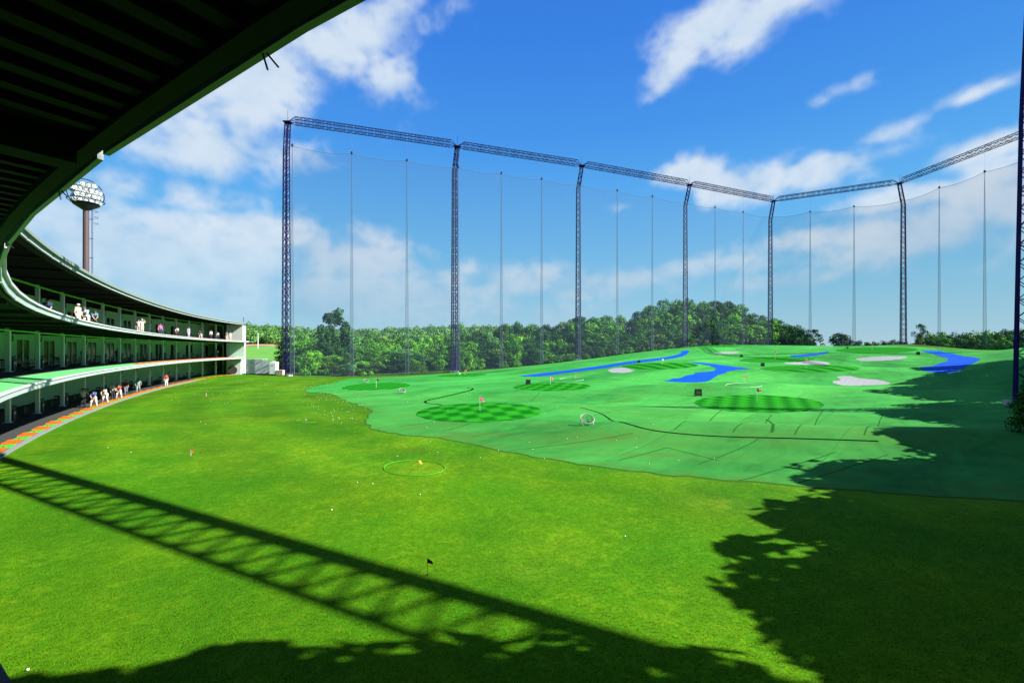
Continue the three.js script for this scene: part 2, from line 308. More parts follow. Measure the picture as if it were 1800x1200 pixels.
const turfMap = dataTex(2048, 1536, (i, j) => {
  const x = T0.x + i / 2048 * T0.w, z = T0.z + j / 1536 * T0.d;
  const m = fbm(x * 0.06, z * 0.09, 3), f = fbm(x * 0.5, z * 0.8 + 20, 3), g = nz(x * 3.1, z * 3.1), h = ((i * 7919 + j * 104729) % 97) / 97;
  const u = x * 0.7 + z * 0.71, v = x * 0.71 - z * 0.7, roll = nz(Math.floor(v / 3.9 + 0.2 * nz(u * 0.05, 3)) * 3.7, 0.5), fade = fbm(u * 0.05 + 30, v * 0.16, 4), wr = Math.abs(nz(u * 0.12, v * 0.9 + 0.8 * nz(u * 0.3, v * 0.3)));
  let k = 1 + 0.42 * m + 0.42 * f + 0.6 * fade + 0.16 * roll - 0.11 * sstep(0.14, 0.0, wr) * sstep(70, 35, z) + 0.10 * g + 0.14 * (h - 0.5), st = 0;
  k *= 0.86 + 0.14 * sstep(22, 50, z);
  for (const [cx, cz, rx, rz, s] of turfStainsAndShade) { const q = ((x - cx) / rx) ** 2 + ((z - cz) / rz) ** 2; if (q < 5) st = Math.max(st, s * Math.exp(-q) * (1 + 1.5 * f)); }
  st = clamp(st + 0.6 * sstep(0.08, 0.5, fbm(x * 0.2 + 3, z * 0.5, 4)) * sstep(75, 40, z));
  const c = [0.033 * k * (1 + 0.5 * fade), 0.232 * k, 0.039 * k], d = [0.05, 0.12, 0.018];
  return c.map((v, n) => v + (d[n] - v) * st);
});
const turfMat = new THREE.MeshPhysicalMaterial({ map: turfMap, roughness: 0.95, specularIntensity: 0.1 });
function turfUV(g) { const p = g.attributes.position, u = g.attributes.uv; for (let k = 0; k < p.count; k++) u.setXY(k, (p.getX(k) - T0.x) / T0.w, (-p.getZ(k) - T0.z) / T0.d); return g; }
const turf = structure(tag(mesh('artificial_turf', turfUV(drape(turfEdge.concat(rearEdge), 0.015)), turfMat), 'bluish green artificial turf rolling up towards the nets', 'turf'));
mesh('border', drape(ribbon(turfEdge, 0.26), 0.007), matte(C(0.03, 0.10, 0.010)), turf);
// seams between the turf sheets, drain gutters in the folds
const seamMat = matte(C(0.012, 0.075, 0.012)), gutterMat = matte(C(0.003, 0.012, 0.004), 0);
for (const s of [[[880, 767], [981, 751]], [[896, 792], [1000, 778], [1112, 761]], [[1088, 809], [1173, 787]], [[1173, 787], [1261, 809]], [[1227, 817], [1333, 772]], [[1187, 755], [1269, 721]], [[1288, 760], [1357, 729]], [[1397, 764], [1447, 722]], [[1519, 765], [1553, 727]], [[776, 759], [832, 743]], [[829, 767], [931, 751]], [[1300, 845], [1470, 795]], [[1400, 850], [1560, 800]], [[700, 750], [790, 738]], [[1130, 690], [1290, 700]], [[950, 690], [880, 712]]]) {
  const a = xzOf(ground(...s[0])), b = xzOf(ground(...s[s.length - 1])), n = 14, pts = [];
  for (let k = 0; k <= n; k++) pts.push([a[0] + (b[0] - a[0]) * k / n + 0.05 * nz(k * 0.7, a[0]), a[1] + (b[1] - a[1]) * k / n + 0.05 * nz(k * 0.7, a[1] + 5)]);
  mesh('seam', drape(ribbon(pts, 0.07), 0.019), seamMat, turf);
}
{
  const inside = (x, z) => { let c = false; const q = turfEdge.concat(rearEdge); for (let i = 0, j = q.length - 1; i < q.length; j = i++) if ((q[i][1] > z) !== (q[j][1] > z) && x < (q[j][0] - q[i][0]) * (z - q[i][1]) / (q[j][1] - q[i][1]) + q[i][0]) c = !c; return c; };
  const fine = matte(C(0.022, 0.15, 0.024)), d = [0.70, 0.714];
  for (let k = -9; k < 12; k++) {
    const o = k * 3.9 + rr(-0.5, 0.5), run = [], t0 = 22 + rr(0, 6) - Math.min(0, o) * 0.3, L = rr(22, 48);
    for (let t = t0; t < t0 + L; t += 1.2) { const x = 4 + d[0] * (t - 30) + d[1] * o + 0.12 * nz(t * 0.2, k), z = t * 0.71 + 11 - d[0] * o + 0.12 * nz(t * 0.2, k + 50); if (inside(x, z) && inside(x - 1, z - 1) && x < 14 + z * 0.35) run.push([x, z]); else if (run.length) break; }
    if (run.length > 6) mesh('seam', drape(ribbon(run, 0.055), 0.018), fine, turf);
  }
}
mesh('drain_gutter', drape(ribbon(smooth(seen([[1020, 716], [1060, 729], [1100, 744], [1140, 755], [1200, 763], [1280, 768], [1400, 771], [1545, 776]]), 5, false), 0.16), 0.023), gutterMat, turf);
mesh('drain_gutter', drape(ribbon(smooth(seen([[822, 681], [831, 683.5], [824, 687], [804, 692], [773, 699], [755, 703], [747, 706], [755, 709.6], [776, 712]]), 5, false), 0.24), 0.023), gutterMat, turf);
mesh('drain_gutter', drape(ribbon(smooth(seen([[1347, 737], [1356, 743], [1359, 752], [1357, 760]]), 5, false), 0.16), 0.023), seamMat, turf);

// putting greens, each a mown disc in the turf
function checkMat(turn, check, cell) {
  const t = dataTex(256, 256, (i, j) => {
    const sq = (q) => clamp(0.5 + 0.85 * Math.sin(Math.PI * q)), a = sq(i / 128), b = check ? sq(j / 128) : 0, on = a * (1 - b) + b * (1 - a), k = 0.9 + 0.2 * rnd();
    return [(0.003 + 0.012 * on) * k, (0.098 + 0.115 * on) * k, (0.004 + 0.006 * on) * k];
  }, true);
  t.repeat.set(1 / (2 * cell), 1 / (2 * cell)); t.rotation = turn; return new THREE.MeshPhysicalMaterial({ map: t, roughness: 0.95, specularIntensity: 0.05 });
}
const chk = checkMat(0.3, true, 1.05), str = checkMat(0.25, false, 1.1), str2 = checkMat(-0.2, false, 0.8);
const rough = (pts, a = 0.16) => pts.map(([x, z]) => [x + a * nz(x * 1.7, z * 1.7), z + a * nz(x * 1.7, z * 1.7 + 11)]);
const greens = [
  [843, 725.5, 110, 17, -0.02, chk, 'nearest checkered putting green, an oval with a pink flag', 'near'], [660, 679.5, 60, 6, -0.045, str2, 'small dark green oval at the far left end of the turf below the bushes', 'l'],
  [970, 680, 68, 7.3, -0.01, chk, 'checkered oval green behind the nearest one with a black board at its left end', ''], [1335, 710, 113, 15.5, 0.02, chk, 'large checkered green right of the fifty yard board', ''],
  [1160, 643.5, 67, 5.6, -0.02, str, 'striped green between the long blue strip and the forked blue patch', ''], [1425, 648, 88, 6.2, 0, str, 'striped green in front of the middle white bunker', ''],
  [1366, 632, 66, 5, -0.02, str, 'striped green just left of and behind the middle white bunker', ''], [1542, 615.5, 72, 5.2, -0.01, str, 'striped green highest on the right slope in front of the net tower', ''],
  [812, 659.5, 42, 2.6, -0.03, str2, 'thin sliver of green at the foot of the second net tower', ''], [1262, 608.6, 38, 1.6, 0, str2, 'bright green cap on top of the flat mound before the wooded hill', '']];
for (const [px, py, rx, ry, tilt, m, label] of greens) structure(tag(mesh('putting_green', drape(rough(seenEllipse(px, py, rx, ry, tilt, 90)), 0.032), m), label, 'green'));
// bunkers of white sheet
const sandMat = new THREE.MeshPhysicalMaterial({ map: dataTex(256, 256, (i, j) => { const k = 0.9 + 0.4 * fbm(i * 0.03, j * 0.03, 4) + 0.08 * rnd(); return [0.26 * k, 0.265 * k, 0.285 * k]; }, true), roughness: 1, specularIntensity: 0.1 });
for (const [pts, label] of [
  [[[1463, 671], [1476, 668], [1475, 662], [1495, 661.5], [1512, 665], [1540, 668], [1563, 672], [1560, 676], [1530, 677.5], [1480, 677.5]], 'nearest white bunker, a long lobed patch before the shaded slope'],
  [[[1504, 631], [1530, 628], [1570, 626], [1592, 627], [1593, 630], [1560, 633.5], [1515, 634.5]], 'white bunker high on the right slope left of the wide blue patch'],
  [[[1377, 638.5], [1400, 636.5], [1430, 634.5], [1455, 637], [1459, 640], [1430, 641], [1395, 640.5]], 'narrow white bunker between two striped greens'],
  [[[1069, 651], [1082, 647], [1095, 646.5], [1108, 649], [1114, 652], [1098, 655.5], [1078, 655]], 'greyish pink bunker below the long blue strip'],
  [[[1253, 620.5], [1270, 619], [1290, 618.2], [1299, 619.2], [1296, 621], [1262, 622]], 'small pale bunker on the front of the flat mound']])
  structure(tag(mesh('bunker', drape(rough(smooth(seen(pts), 6), 0.35), 0.033), sandMat), label, 'bunker'));
// blue carpet that stands for water
const blueMat = new THREE.MeshPhysicalMaterial({ map: dataTex(256, 256, (i, j) => { const k = 0.93 + 0.55 * fbm(i * 0.02, j * 0.05, 4) + 0.06 * rnd(); return [0.003 * k, 0.066 * k, 0.44 * k]; }, true), roughness: 0.8, specularIntensity: 0.08 });
for (const [pts, label] of [
  [[[915, 661], [960, 655.5], [1040, 645], [1110, 635], [1170, 627.5], [1196, 621], [1200, 617], [1210, 616], [1210, 620], [1198, 627], [1150, 634.5], [1080, 644], [1000, 655], [950, 661.5]], 'long narrow blue water strip along the wood side of the turf'],
  [[[1168, 669.5], [1200, 663], [1225, 655.5], [1255, 652], [1258, 648.5], [1248, 643], [1210, 637.2], [1240, 638], [1290, 644.5], [1318, 648.5], [1290, 651], [1265, 659], [1236, 671.5]], 'forked bright blue water patch in the middle of the turf'],
  [[[1622, 616.5], [1650, 617], [1660, 619], [1690, 625], [1716, 629], [1722, 632], [1710, 640], [1690, 650], [1670, 656], [1640, 654], [1620, 650.5], [1640, 643], [1668, 632], [1655, 627], [1640, 622]], 'wide bent blue water patch on the right slope'],
  [[[1392, 625], [1410, 623.5], [1440, 620], [1458, 617.5], [1452, 621], [1420, 626.5], [1394, 627.8]], 'small blue water sliver behind the striped greens']])
  structure(tag(mesh('water_hazard', drape(rough(smooth(seen(pts), 5), 0.4), 0.036), blueMat), label, 'water hazard'));

// ------------------------------------------------------------------ the curved tee building
const phi = (s) => 0.8412 + 0.0103 * s - 0.149e-3 * s * s + 0.1197e-5 * s ** 3;
const edge = (() => {                                // front edge of the upper floor, walked by its length
  const N = [], ds = 0.1; let x = -16.93, z = 15.9;
  for (let s = 0; s <= 104; s += ds) { N[Math.round(s * 10)] = [x, z]; const a = phi(s + ds / 2); x -= Math.cos(a) * ds; z += Math.sin(a) * ds; }
  x = -16.93; z = 15.9; const M = [];
  for (let s = 0; s >= -46; s -= ds) { M[Math.round(-s * 10)] = [x, z]; const a = phi(s - ds / 2); x += Math.cos(a) * ds; z -= Math.sin(a) * ds; }
  return (s) => { const T = s >= 0 ? N : M, q = Math.abs(s) * 10, i = Math.min(Math.floor(q), T.length - 2), f = q - i; return [T[i][0] + (T[i + 1][0] - T[i][0]) * f, T[i][1] + (T[i + 1][1] - T[i][1]) * f]; };
})();
const inward = (s) => [-Math.sin(phi(s)), -Math.cos(phi(s))];          // from the front edge into the building
const B = (s, d, y) => { const [x, z] = edge(s), n = inward(s); return P(x + n[0] * d, y, z + n[1] * d); };
const turnAt = (s) => { const n = inward(s); return Math.atan2(n[0], -n[1]); };   // local +z points into the building
const S0 = -33, endS = (d) => d < 4.4 ? 90.6 : 98, DEEP = 9.4;
// a curved block from s = a to b (b may depend on the depth), depth d0 to d1, height y0 to y1
function strip(a, b, d0, d1, y0, y1, step = 1.34) {
  const bf = typeof b === 'function' ? b : () => b, n = Math.max(1, Math.round((bf(d0) - a) / step)), pos = [], uv = [];
  const q = (p, r, s, t, w, h) => { for (const [v, u] of [[p, [0, 0]], [r, [w, 0]], [s, [w, h]], [p, [0, 0]], [s, [w, h]], [t, [0, h]]]) { pos.push(v.x, v.y, v.z); uv.push(...u); } };
  for (let k = 0; k < n; k++) {
    const c = (d, y, i) => B(a + (bf(d) - a) * i / n, d, y);
    const F0 = c(d0, y0, k), F1 = c(d0, y0, k + 1), F2 = c(d0, y1, k + 1), F3 = c(d0, y1, k), R0 = c(d1, y0, k), R1 = c(d1, y0, k + 1), R2 = c(d1, y1, k + 1), R3 = c(d1, y1, k);
    q(F1, F0, F3, F2, 1, 1); q(R0, R1, R2, R3, 1, 1); q(F3, R3, R2, F2, 1, 1); q(F0, F1, R1, R0, 1, 1);
    if (!k) q(F0, R0, R3, F3, 1, 1); if (k === n - 1) q(F1, F2, R2, R1, 1, 1);
  }
  const g = new THREE.BufferGeometry(); g.setAttribute('position', new THREE.Float32BufferAttribute(pos, 3)); g.setAttribute('uv', new THREE.Float32BufferAttribute(uv, 2)); g.computeVertexNormals(); return g;
}
const wear = (r, g, b, s) => dataTex(256, 256, (i, j) => { const k = 1 + s * fbm(i * 0.035, j * 0.02, 4) + 0.05 * (rnd() - 0.5); return [r * k, g * k, b * k]; }, true);
const M = {
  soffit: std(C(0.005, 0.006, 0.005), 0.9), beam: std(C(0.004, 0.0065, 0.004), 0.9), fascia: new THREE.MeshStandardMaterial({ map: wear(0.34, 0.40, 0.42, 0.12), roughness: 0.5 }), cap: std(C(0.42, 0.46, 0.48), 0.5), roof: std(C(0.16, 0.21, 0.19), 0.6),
  deck: new THREE.MeshStandardMaterial({ map: wear(0.08, 0.45, 0.12, 0.25), roughness: 0.95 }), floor: std(C(0.03, 0.035, 0.035), 0.8), wall: new THREE.MeshStandardMaterial({ map: wear(0.50, 0.93, 0.50, 0.1), roughness: 0.85 }), endWall: new THREE.MeshStandardMaterial({ map: wear(0.62, 0.68, 0.64, 0.12), roughness: 0.85 }), column: std(C(0.70, 0.90, 0.80), 0.5), rail: std(C(0.25, 0.95, 0.05), 0.4),  // green tint of wall and column holds bounce light from the lawn
  dark: std(C(0.012, 0.015, 0.015), 0.5), glass: std(C(0.012, 0.018, 0.016), 0.12), frame: std(C(0.35, 0.42, 0.38), 0.5), steel: matte(C(0.015, 0.011, 0.080), 0.15), rust: std(C(0.12, 0.06, 0.05), 0.7), white: std(C(0.75, 0.77, 0.8), 0.6), orange: matte(C(0.48, 0.10, 0.012), 0.2), mat: matte(C(0.04, 0.36, 0.035), 0.1), kerb: std(C(0.17, 0.19, 0.19), 0.85) };
const hall = thing('driving_range_building', 'long curved three storey tee building with white columns and dark ceilings', 'building', P(0, LAWN, 0));
const hm = (name, g, m) => { g.translate(0, -LAWN - EYE, 0); return mesh(name, g, m, hall); };
const Y1 = LAWN + 0.06, Y2 = -1.6, Y3 = 1.8, YR = 5.23;
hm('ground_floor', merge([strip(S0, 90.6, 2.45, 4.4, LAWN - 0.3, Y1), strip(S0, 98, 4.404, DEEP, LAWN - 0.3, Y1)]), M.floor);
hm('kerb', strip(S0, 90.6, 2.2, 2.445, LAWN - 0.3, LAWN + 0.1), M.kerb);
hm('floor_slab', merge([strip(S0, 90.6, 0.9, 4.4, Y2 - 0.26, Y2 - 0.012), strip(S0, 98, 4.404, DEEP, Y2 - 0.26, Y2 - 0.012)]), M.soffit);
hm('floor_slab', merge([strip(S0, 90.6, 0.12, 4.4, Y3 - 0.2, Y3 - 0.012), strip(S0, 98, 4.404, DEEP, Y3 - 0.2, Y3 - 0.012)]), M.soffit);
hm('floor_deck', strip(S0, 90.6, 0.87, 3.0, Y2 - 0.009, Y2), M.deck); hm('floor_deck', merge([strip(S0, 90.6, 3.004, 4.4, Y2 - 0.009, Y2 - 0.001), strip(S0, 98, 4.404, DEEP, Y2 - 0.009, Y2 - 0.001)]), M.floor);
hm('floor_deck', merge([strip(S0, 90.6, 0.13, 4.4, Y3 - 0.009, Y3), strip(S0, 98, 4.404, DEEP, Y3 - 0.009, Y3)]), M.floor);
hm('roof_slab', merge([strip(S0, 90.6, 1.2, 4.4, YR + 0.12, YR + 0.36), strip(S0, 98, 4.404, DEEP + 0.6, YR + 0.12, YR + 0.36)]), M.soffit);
hm('roof_sheet', merge([strip(S0, 90.6, 1.02, 4.4, YR + 0.364, YR + 0.5), strip(S0, 98, 4.404, DEEP + 0.7, YR + 0.364, YR + 0.5)]), M.roof);
hm('roof_gutter', strip(S0, 90.6, 0.9, 1.17, YR + 0.22, YR + 0.36), M.roof);
// edge beams, and rails along the columns whose green glow is only colour
const COL0 = 24.46 - 5.359 * 11, COLD = 5.71, BAY = 5.359, bays = [];
for (let s = COL0; s < 95; s += BAY) bays.push(s);
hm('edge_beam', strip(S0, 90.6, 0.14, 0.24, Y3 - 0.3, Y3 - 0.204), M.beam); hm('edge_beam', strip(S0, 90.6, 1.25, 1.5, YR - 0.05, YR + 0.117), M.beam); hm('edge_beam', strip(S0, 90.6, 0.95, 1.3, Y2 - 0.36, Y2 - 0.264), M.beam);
for (const [y, lo] of [[YR - 0.1, 0.1], [Y3 - 0.405, 0.09]]) bays.forEach((s, k) => { const cut = k % 6 === 4 ? 0.5 : 0.02; hm('painted_glow_rail', strip(s + cut, Math.min(s + BAY - 0.02, 96), COLD - 0.36, COLD - 0.2, y - lo, y), M.rail); });
for (const s of bays) {
  const e = Math.min(s + BAY, 90.6), front = s < 90;
  if (front) {
  hm('fascia_panel', strip(s + 0.07, e - 0.07, 0.05, 0.09, Y3 - 0.27, Y3 - 0.06, 2.6), M.fascia); hm('fascia_panel', strip(s + 0.07, e - 0.07, s < -12 ? 0.83 : 0.79, 0.86, Y2 - 0.3, Y2 - 0.07, 2.6), M.fascia); hm('fascia_panel', strip(s + 0.08, e - 0.08, 1.05, 1.16, YR, YR + 0.2, 2.6), M.fascia);
  hm('edge_trim', strip(s, e, -0.02, 0.115, Y3 - 0.055, Y3 + 0.03, 2.6), M.cap); hm('edge_trim', s < -12 ? strip(s, e, 0.82, 0.868, Y2 - 0.065, Y2 + 0.002, 2.6) : strip(s, e, 0.73, 0.865, Y2 - 0.065, Y2 + 0.03, 2.6), s < -12 ? M.dark : M.cap);  // near stretch of the lower trim is dark: shade put into its colour
  }
  const turn = turnAt(s);
  for (const [y0, y1] of [[Y1, Y2 - 0.264], [Y2, Y3 - 0.204], [Y3, YR + 0.116]]) {
    const g = merge([rbox(0.26, y1 - y0 - 0.006, 0.26, 0.02, 0, (y1 - y0) / 2, 0), box(0.42, 0.05, 0.42, 0, 0.028, 0), box(0.36, 0.04, 0.36, 0, y1 - y0 - 0.025, 0)]); const p = B(s, COLD, y0); g.rotateY(turn); g.translate(p.x, p.y, p.z); hm('column', g, M.column);
  }
  if (s > S0 && front) for (const [y, d] of [[Y3 - 0.204, 0.25], [Y2 - 0.264, 1.32], [YR + 0.117, 1.52]]) hm('cross_beam', strip(s - 0.11, s + 0.11, d, DEEP, y - 0.2, y, 1), M.beam);
}
// ribs of the ceiling deck: single near the eye, joined beyond
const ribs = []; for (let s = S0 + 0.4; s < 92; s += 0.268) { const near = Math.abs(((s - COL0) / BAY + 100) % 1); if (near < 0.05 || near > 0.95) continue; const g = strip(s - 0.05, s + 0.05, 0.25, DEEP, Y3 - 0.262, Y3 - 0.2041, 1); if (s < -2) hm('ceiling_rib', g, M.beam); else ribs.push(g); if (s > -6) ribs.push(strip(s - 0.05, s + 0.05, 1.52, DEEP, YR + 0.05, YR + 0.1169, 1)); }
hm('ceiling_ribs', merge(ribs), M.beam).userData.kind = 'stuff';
// back walls with their openings, the far end wall
for (const s of bays) {
  for (const [lv, y0, y1] of [[1, Y1, Y2 - 0.268], [2, Y2, Y3 - 0.208], [3, Y3, YR + 0.113]]) {
    const glazed = lv === 2 ? s > -12 : lv === 3 ? s > 30 && s < 88 && (Math.round((s - COL0) / BAY) % 3 !== 1) : false, e = Math.min(s + BAY, 97.59), top = y0 + 2.55;
    if (!glazed) { hm('back_wall', strip(s, e, DEEP - 0.14, DEEP, y0, y1), M.wall); continue; }
    const a = s + 1.5, b = s + 2.55, c = s + 2.8, d = Math.min(s + 3.85, e - 0.02);
    for (const [u, v, g0, g1] of [[s, a, y0, y1], [b, c, y0, y1], [d, e, y0, y1], [a, b, top, y1], [c, d, top, y1]]) if (v > u) hm('back_wall', strip(u, v, DEEP - 0.14, DEEP, g0, g1), M.wall);
    for (const [u, v] of [[a, b], [c, d]]) { const dr = hm('glass_door', strip(u + 0.06, v - 0.06, DEEP - 0.08, DEEP - 0.05, y0 + 0.01, top - 0.06, 2), M.glass); const fr = merge([strip(u, u + 0.055, DEEP - 0.12, DEEP - 0.03, y0, top - 0.003, 2), strip(v - 0.055, v, DEEP - 0.12, DEEP - 0.03, y0, top - 0.003, 2), strip(u + 0.056, v - 0.056, DEEP - 0.12, DEEP - 0.03, top - 0.055, top - 0.003, 2)]); fr.translate(0, -LAWN - EYE, 0); mesh('frame', fr, M.frame, dr); }
  }
}
{
  for (const [y0, y1, d0] of [[Y3 + 0.004, YR + 0.11, 1.2], [Y2 + 0.004, Y3 - 0.21, 0.95], [LAWN - 0.2, Y2 - 0.27, 1.6]]) { hm('end_wall', merge([strip(90.4, 90.595, d0, 4.3, y0, y1, 0.5), strip(90.4, 97.8, 4.304, 4.45, y0, y1), strip(97.6, 97.8, 4.454, DEEP - 0.15, y0, y1, 0.5)]), M.endWall); }
  const p = B(90.5, 1.1, YR + 0.5); hm('roof_post', merge([bar(p, p.clone().setY(p.y + 1), 0.07, 8), bar(p.clone().setY(p.y + 0.95), p.clone().setY(p.y + 1.05), 0.12, 8)]), M.rust);
  const q = [B(90.2, 0.2, Y3 - 0.13), B(93.2, 0.4, Y3 - 0.13)]; hm('slab_tip', bar(q[0], q[1], 0.12, 6), M.fascia);
  const dp = [B(91, 1.3, Y2 - 0.3), B(91.2, 1.3, LAWN)]; hm('drain_pipe', bar(dp[0], dp[1], 0.07, 8), M.rust);
}
// hangers and clips that stick out under the near slab edge
for (const s of [-20.8, -17.2, -13.6]) { const p = B(s, 0.1, Y3 - 0.3); hm('cable_clip', merge([bar(p, p.clone().add(new THREE.Vector3(0.03, -0.09, 0.01)), 0.006, 4), bar(p.clone().add(new THREE.Vector3(0.02, 0, 0)), p.clone().add(new THREE.Vector3(0.07, -0.06, -0.02)), 0.006, 4)]), M.dark); }

// things at the tees: boards, mats, dispensers, benches, fans
const sAt = (px, d) => { let best = 0, bd = 1e9; for (let s = -12; s < 96; s += 0.1) { const v = B(s, d, 0), e = Math.abs(900 + F * v.x / -v.z - px); if (-v.z > 0.5 && e < bd) { bd = e; best = s; } } return best; };
{
  const mk = (name, label, cat, group, parts, pos, turn) => { const t = thing(name, label, cat, pos, turn, group); for (const [n, g, m] of parts) mesh(n, g, m, t); return t; };
  // orange tee boards and the green strips between them
  let board, strip1;
  const rows = [[1, 2.84, Y1, 'ground floor', -3, 92], [2, 1.4, Y2, 'middle floor', 40, 88], [3, 0.62, Y3, 'top floor', 34, 89]];
  for (const [lv, d, y, fl, a, b] of rows) for (let s = COL0 + 0.7; s < b; s += BAY / 2) {
    if (s < a) continue;
    const p = B(s, d, y), turn = turnAt(s), label = 'orange tee board at the front edge of the ' + fl, grp = 'orange tee boards of the ' + fl;
    board = board ? dup(board, 'tee_board', p, turn, label, grp) : mk('tee_board', label, 'tee board', grp, [['board', rbox(1.25, 0.09, 0.62, 0.02, 0, 0.045, 0), M.orange], ['rubber_foot', merge([box(0.1, 0.02, 0.5, -0.5, 0.01, 0), box(0.1, 0.02, 0.5, 0.5, 0.01, 0)]), M.dark], ['ball_tray', rbox(0.5, 0.05, 0.16, 0.015, -0.2, 0.115, 0.16), M.orange]], p, turn);
    if (lv > 1) continue;
    const q = B(s + BAY / 4, d - 0.05, y), l2 = 'bright green hitting mat between the orange tee boards', g2 = 'green mats of the ground floor';
    strip1 = strip1 ? dup(strip1, 'hitting_mat', q, turnAt(s + BAY / 4), l2, g2) : mk('hitting_mat', l2, 'mat', g2, [['mat', rbox(1.22, 0.035, 0.62, 0.012, 0, 0.018, 0), M.mat], ['tee_rubber', new THREE.CylinderGeometry(0.02, 0.025, 0.06, 8).translate(0.3, 0.06, 0), M.dark]], q, turnAt(s + BAY / 4));
  }
  // dispensers with hoppers, benches and tables along the column line
  const grey = std(C(0.09, 0.11, 0.10), 0.6), black = std(C(0.02, 0.024, 0.022), 0.6), wood = std(C(0.10, 0.07, 0.03), 0.7);
  let disp, table, chair, fan, rack;
  for (const [lv, y, fl] of [[1, Y1, 'ground floor'], [2, Y2, 'middle floor'], [3, Y3, 'top floor']]) for (const s of bays) {
    if (s < 0 || s > 86) continue;
    const t0 = turnAt(s), put = (src, name, label, grp, o, ds, dd, build, turn = t0) => { const p = B(s + ds, dd, y + o); return src ? dup(src, name, p, turn, label, grp) : build(p, turn, label, grp); };
    disp = put(disp, 'ball_dispenser', 'dark ball dispenser with sloped hopper beside a column on the ' + fl, 'ball dispensers of the ' + fl, 0, 0.75, COLD + 0.1, (p, t, l, g) => mk('ball_dispenser', l, 'ball dispenser', g, [['cabinet', rbox(0.5, 0.85, 0.45, 0.02, 0, 0.425, 0), black], ['hopper', merge([new THREE.CylinderGeometry(0.36, 0.22, 0.3, 4, 1).rotateY(Math.PI / 4).translate(0, 1.0, 0)]), grey], ['panel', box(0.3, 0.2, 0.012, 0, 0.6, -0.231), M.frame]], p, t));
    table = put(table, 'bay_table', 'small dark round table behind the tees of the ' + fl, 'bay tables of the ' + fl, 0, 2.2, COLD + 0.7, (p, t, l, g) => mk('bay_table', l, 'table', g, [['tabletop', new THREE.CylinderGeometry(0.36, 0.36, 0.03, 20).translate(0, 0.7, 0), wood], ['stem', new THREE.CylinderGeometry(0.03, 0.03, 0.68, 8).translate(0, 0.345, 0), black], ['base', new THREE.CylinderGeometry(0.22, 0.25, 0.03, 16).translate(0, 0.016, 0), black]], p, t));
    for (const [ds, dd, tt] of [[1.55, COLD + 0.75, 1.3], [2.85, COLD + 0.7, -1.5]])
      chair = put(chair, 'bay_chair', 'black bay chair with open back at a table of the ' + fl, 'bay chairs of the ' + fl, 0, ds, dd, (p, t, l, g) => mk('bay_chair', l, 'chair', g, [['seat', rbox(0.44, 0.05, 0.44, 0.02, 0, 0.45, 0), black], ['backrest', merge([rbox(0.44, 0.14, 0.03, 0.012, 0, 0.83, 0.22), rbox(0.44, 0.07, 0.03, 0.012, 0, 0.62, 0.22)]), black], ...[[-1, -1], [1, -1], [-1, 1], [1, 1]].map(([a, b]) => ['leg', bar(new THREE.Vector3(a * 0.2, 0, b * 0.21), new THREE.Vector3(a * 0.19, b > 0 ? 0.9 : 0.43, b * 0.2 + (b > 0 ? 0.02 : 0)), 0.014), grey])], p, t), t0 + tt);
    rack = put(rack, 'bag_stand', 'low dark bag stand with two hoops between columns of the ' + fl, 'bag stands of the ' + fl, 0, 4.1, COLD + 0.15, (p, t, l, g) => mk('bag_stand', l, 'bag stand', g, [['hoop', new THREE.TorusGeometry(0.28, 0.018, 6, 20, Math.PI).translate(0, 0.55, -0.16), grey], ['hoop', new THREE.TorusGeometry(0.28, 0.018, 6, 20, Math.PI).translate(0, 0.55, 0.16), grey], ...[-1, 1].flatMap((a) => [-1, 1].map((b) => ['post', bar(new THREE.Vector3(a * 0.28, 0.03, b * 0.16), new THREE.Vector3(a * 0.28, 0.55, b * 0.16), 0.018), grey])), ['tray', rbox(0.7, 0.06, 0.46, 0.02, 0, 0.03, 0), black], ['rear_panel', rbox(0.66, 0.5, 0.03, 0.01, 0, 0.4, 0.19), black]], p, t));
    fan = put(fan, 'column_fan', 'round black fan high on a column of the ' + fl, 'column fans of the ' + fl, lv === 3 ? 2.3 : 2.45, 0.42, COLD - 0.05, (p, t, l, g) => mk('column_fan', l, 'fan', g, [['cage', merge([new THREE.TorusGeometry(0.26, 0.02, 6, 24), new THREE.TorusGeometry(0.26, 0.014, 6, 24).translate(0, 0, 0.12), new THREE.TorusGeometry(0.14, 0.01, 5, 18).translate(0, 0, -0.03), ...Array.from({ length: 10 }, (_, k) => { const a = k / 10 * 6.283, v = new THREE.Vector3(Math.cos(a), Math.sin(a), 0); return bar(v.clone().multiplyScalar(0.04).setZ(-0.03), v.clone().multiplyScalar(0.26), 0.007, 4); })]), black], ['shroud', new THREE.CylinderGeometry(0.27, 0.22, 0.1, 20).rotateX(-Math.PI / 2).translate(0, 0, 0.16), black], ['blade', merge([0, 1, 2].map((k) => box(0.2, 0.12, 0.012, 0.12, 0, 0).rotateX(0.5).rotateZ(k * 2.094).translate(0, 0, 0.05))), grey], ['motor', new THREE.CylinderGeometry(0.07, 0.06, 0.16, 12).rotateX(Math.PI / 2).translate(0, 0, 0.12), black], ['bracket', bar(new THREE.Vector3(0, 0, 0.15), new THREE.Vector3(-0.3, 0.02, 0.08), 0.025), black]], p, t));
  }
  // the round dark fan on the lowest end wall, the white boards right of the building
  const ep = B(90.1, 3.1, LAWN + 1.0), ef = thing('drum_fan', 'large round dark drum fan at the far end wall of the ground floor', 'fan', ep, turnAt(90) - 1.3);
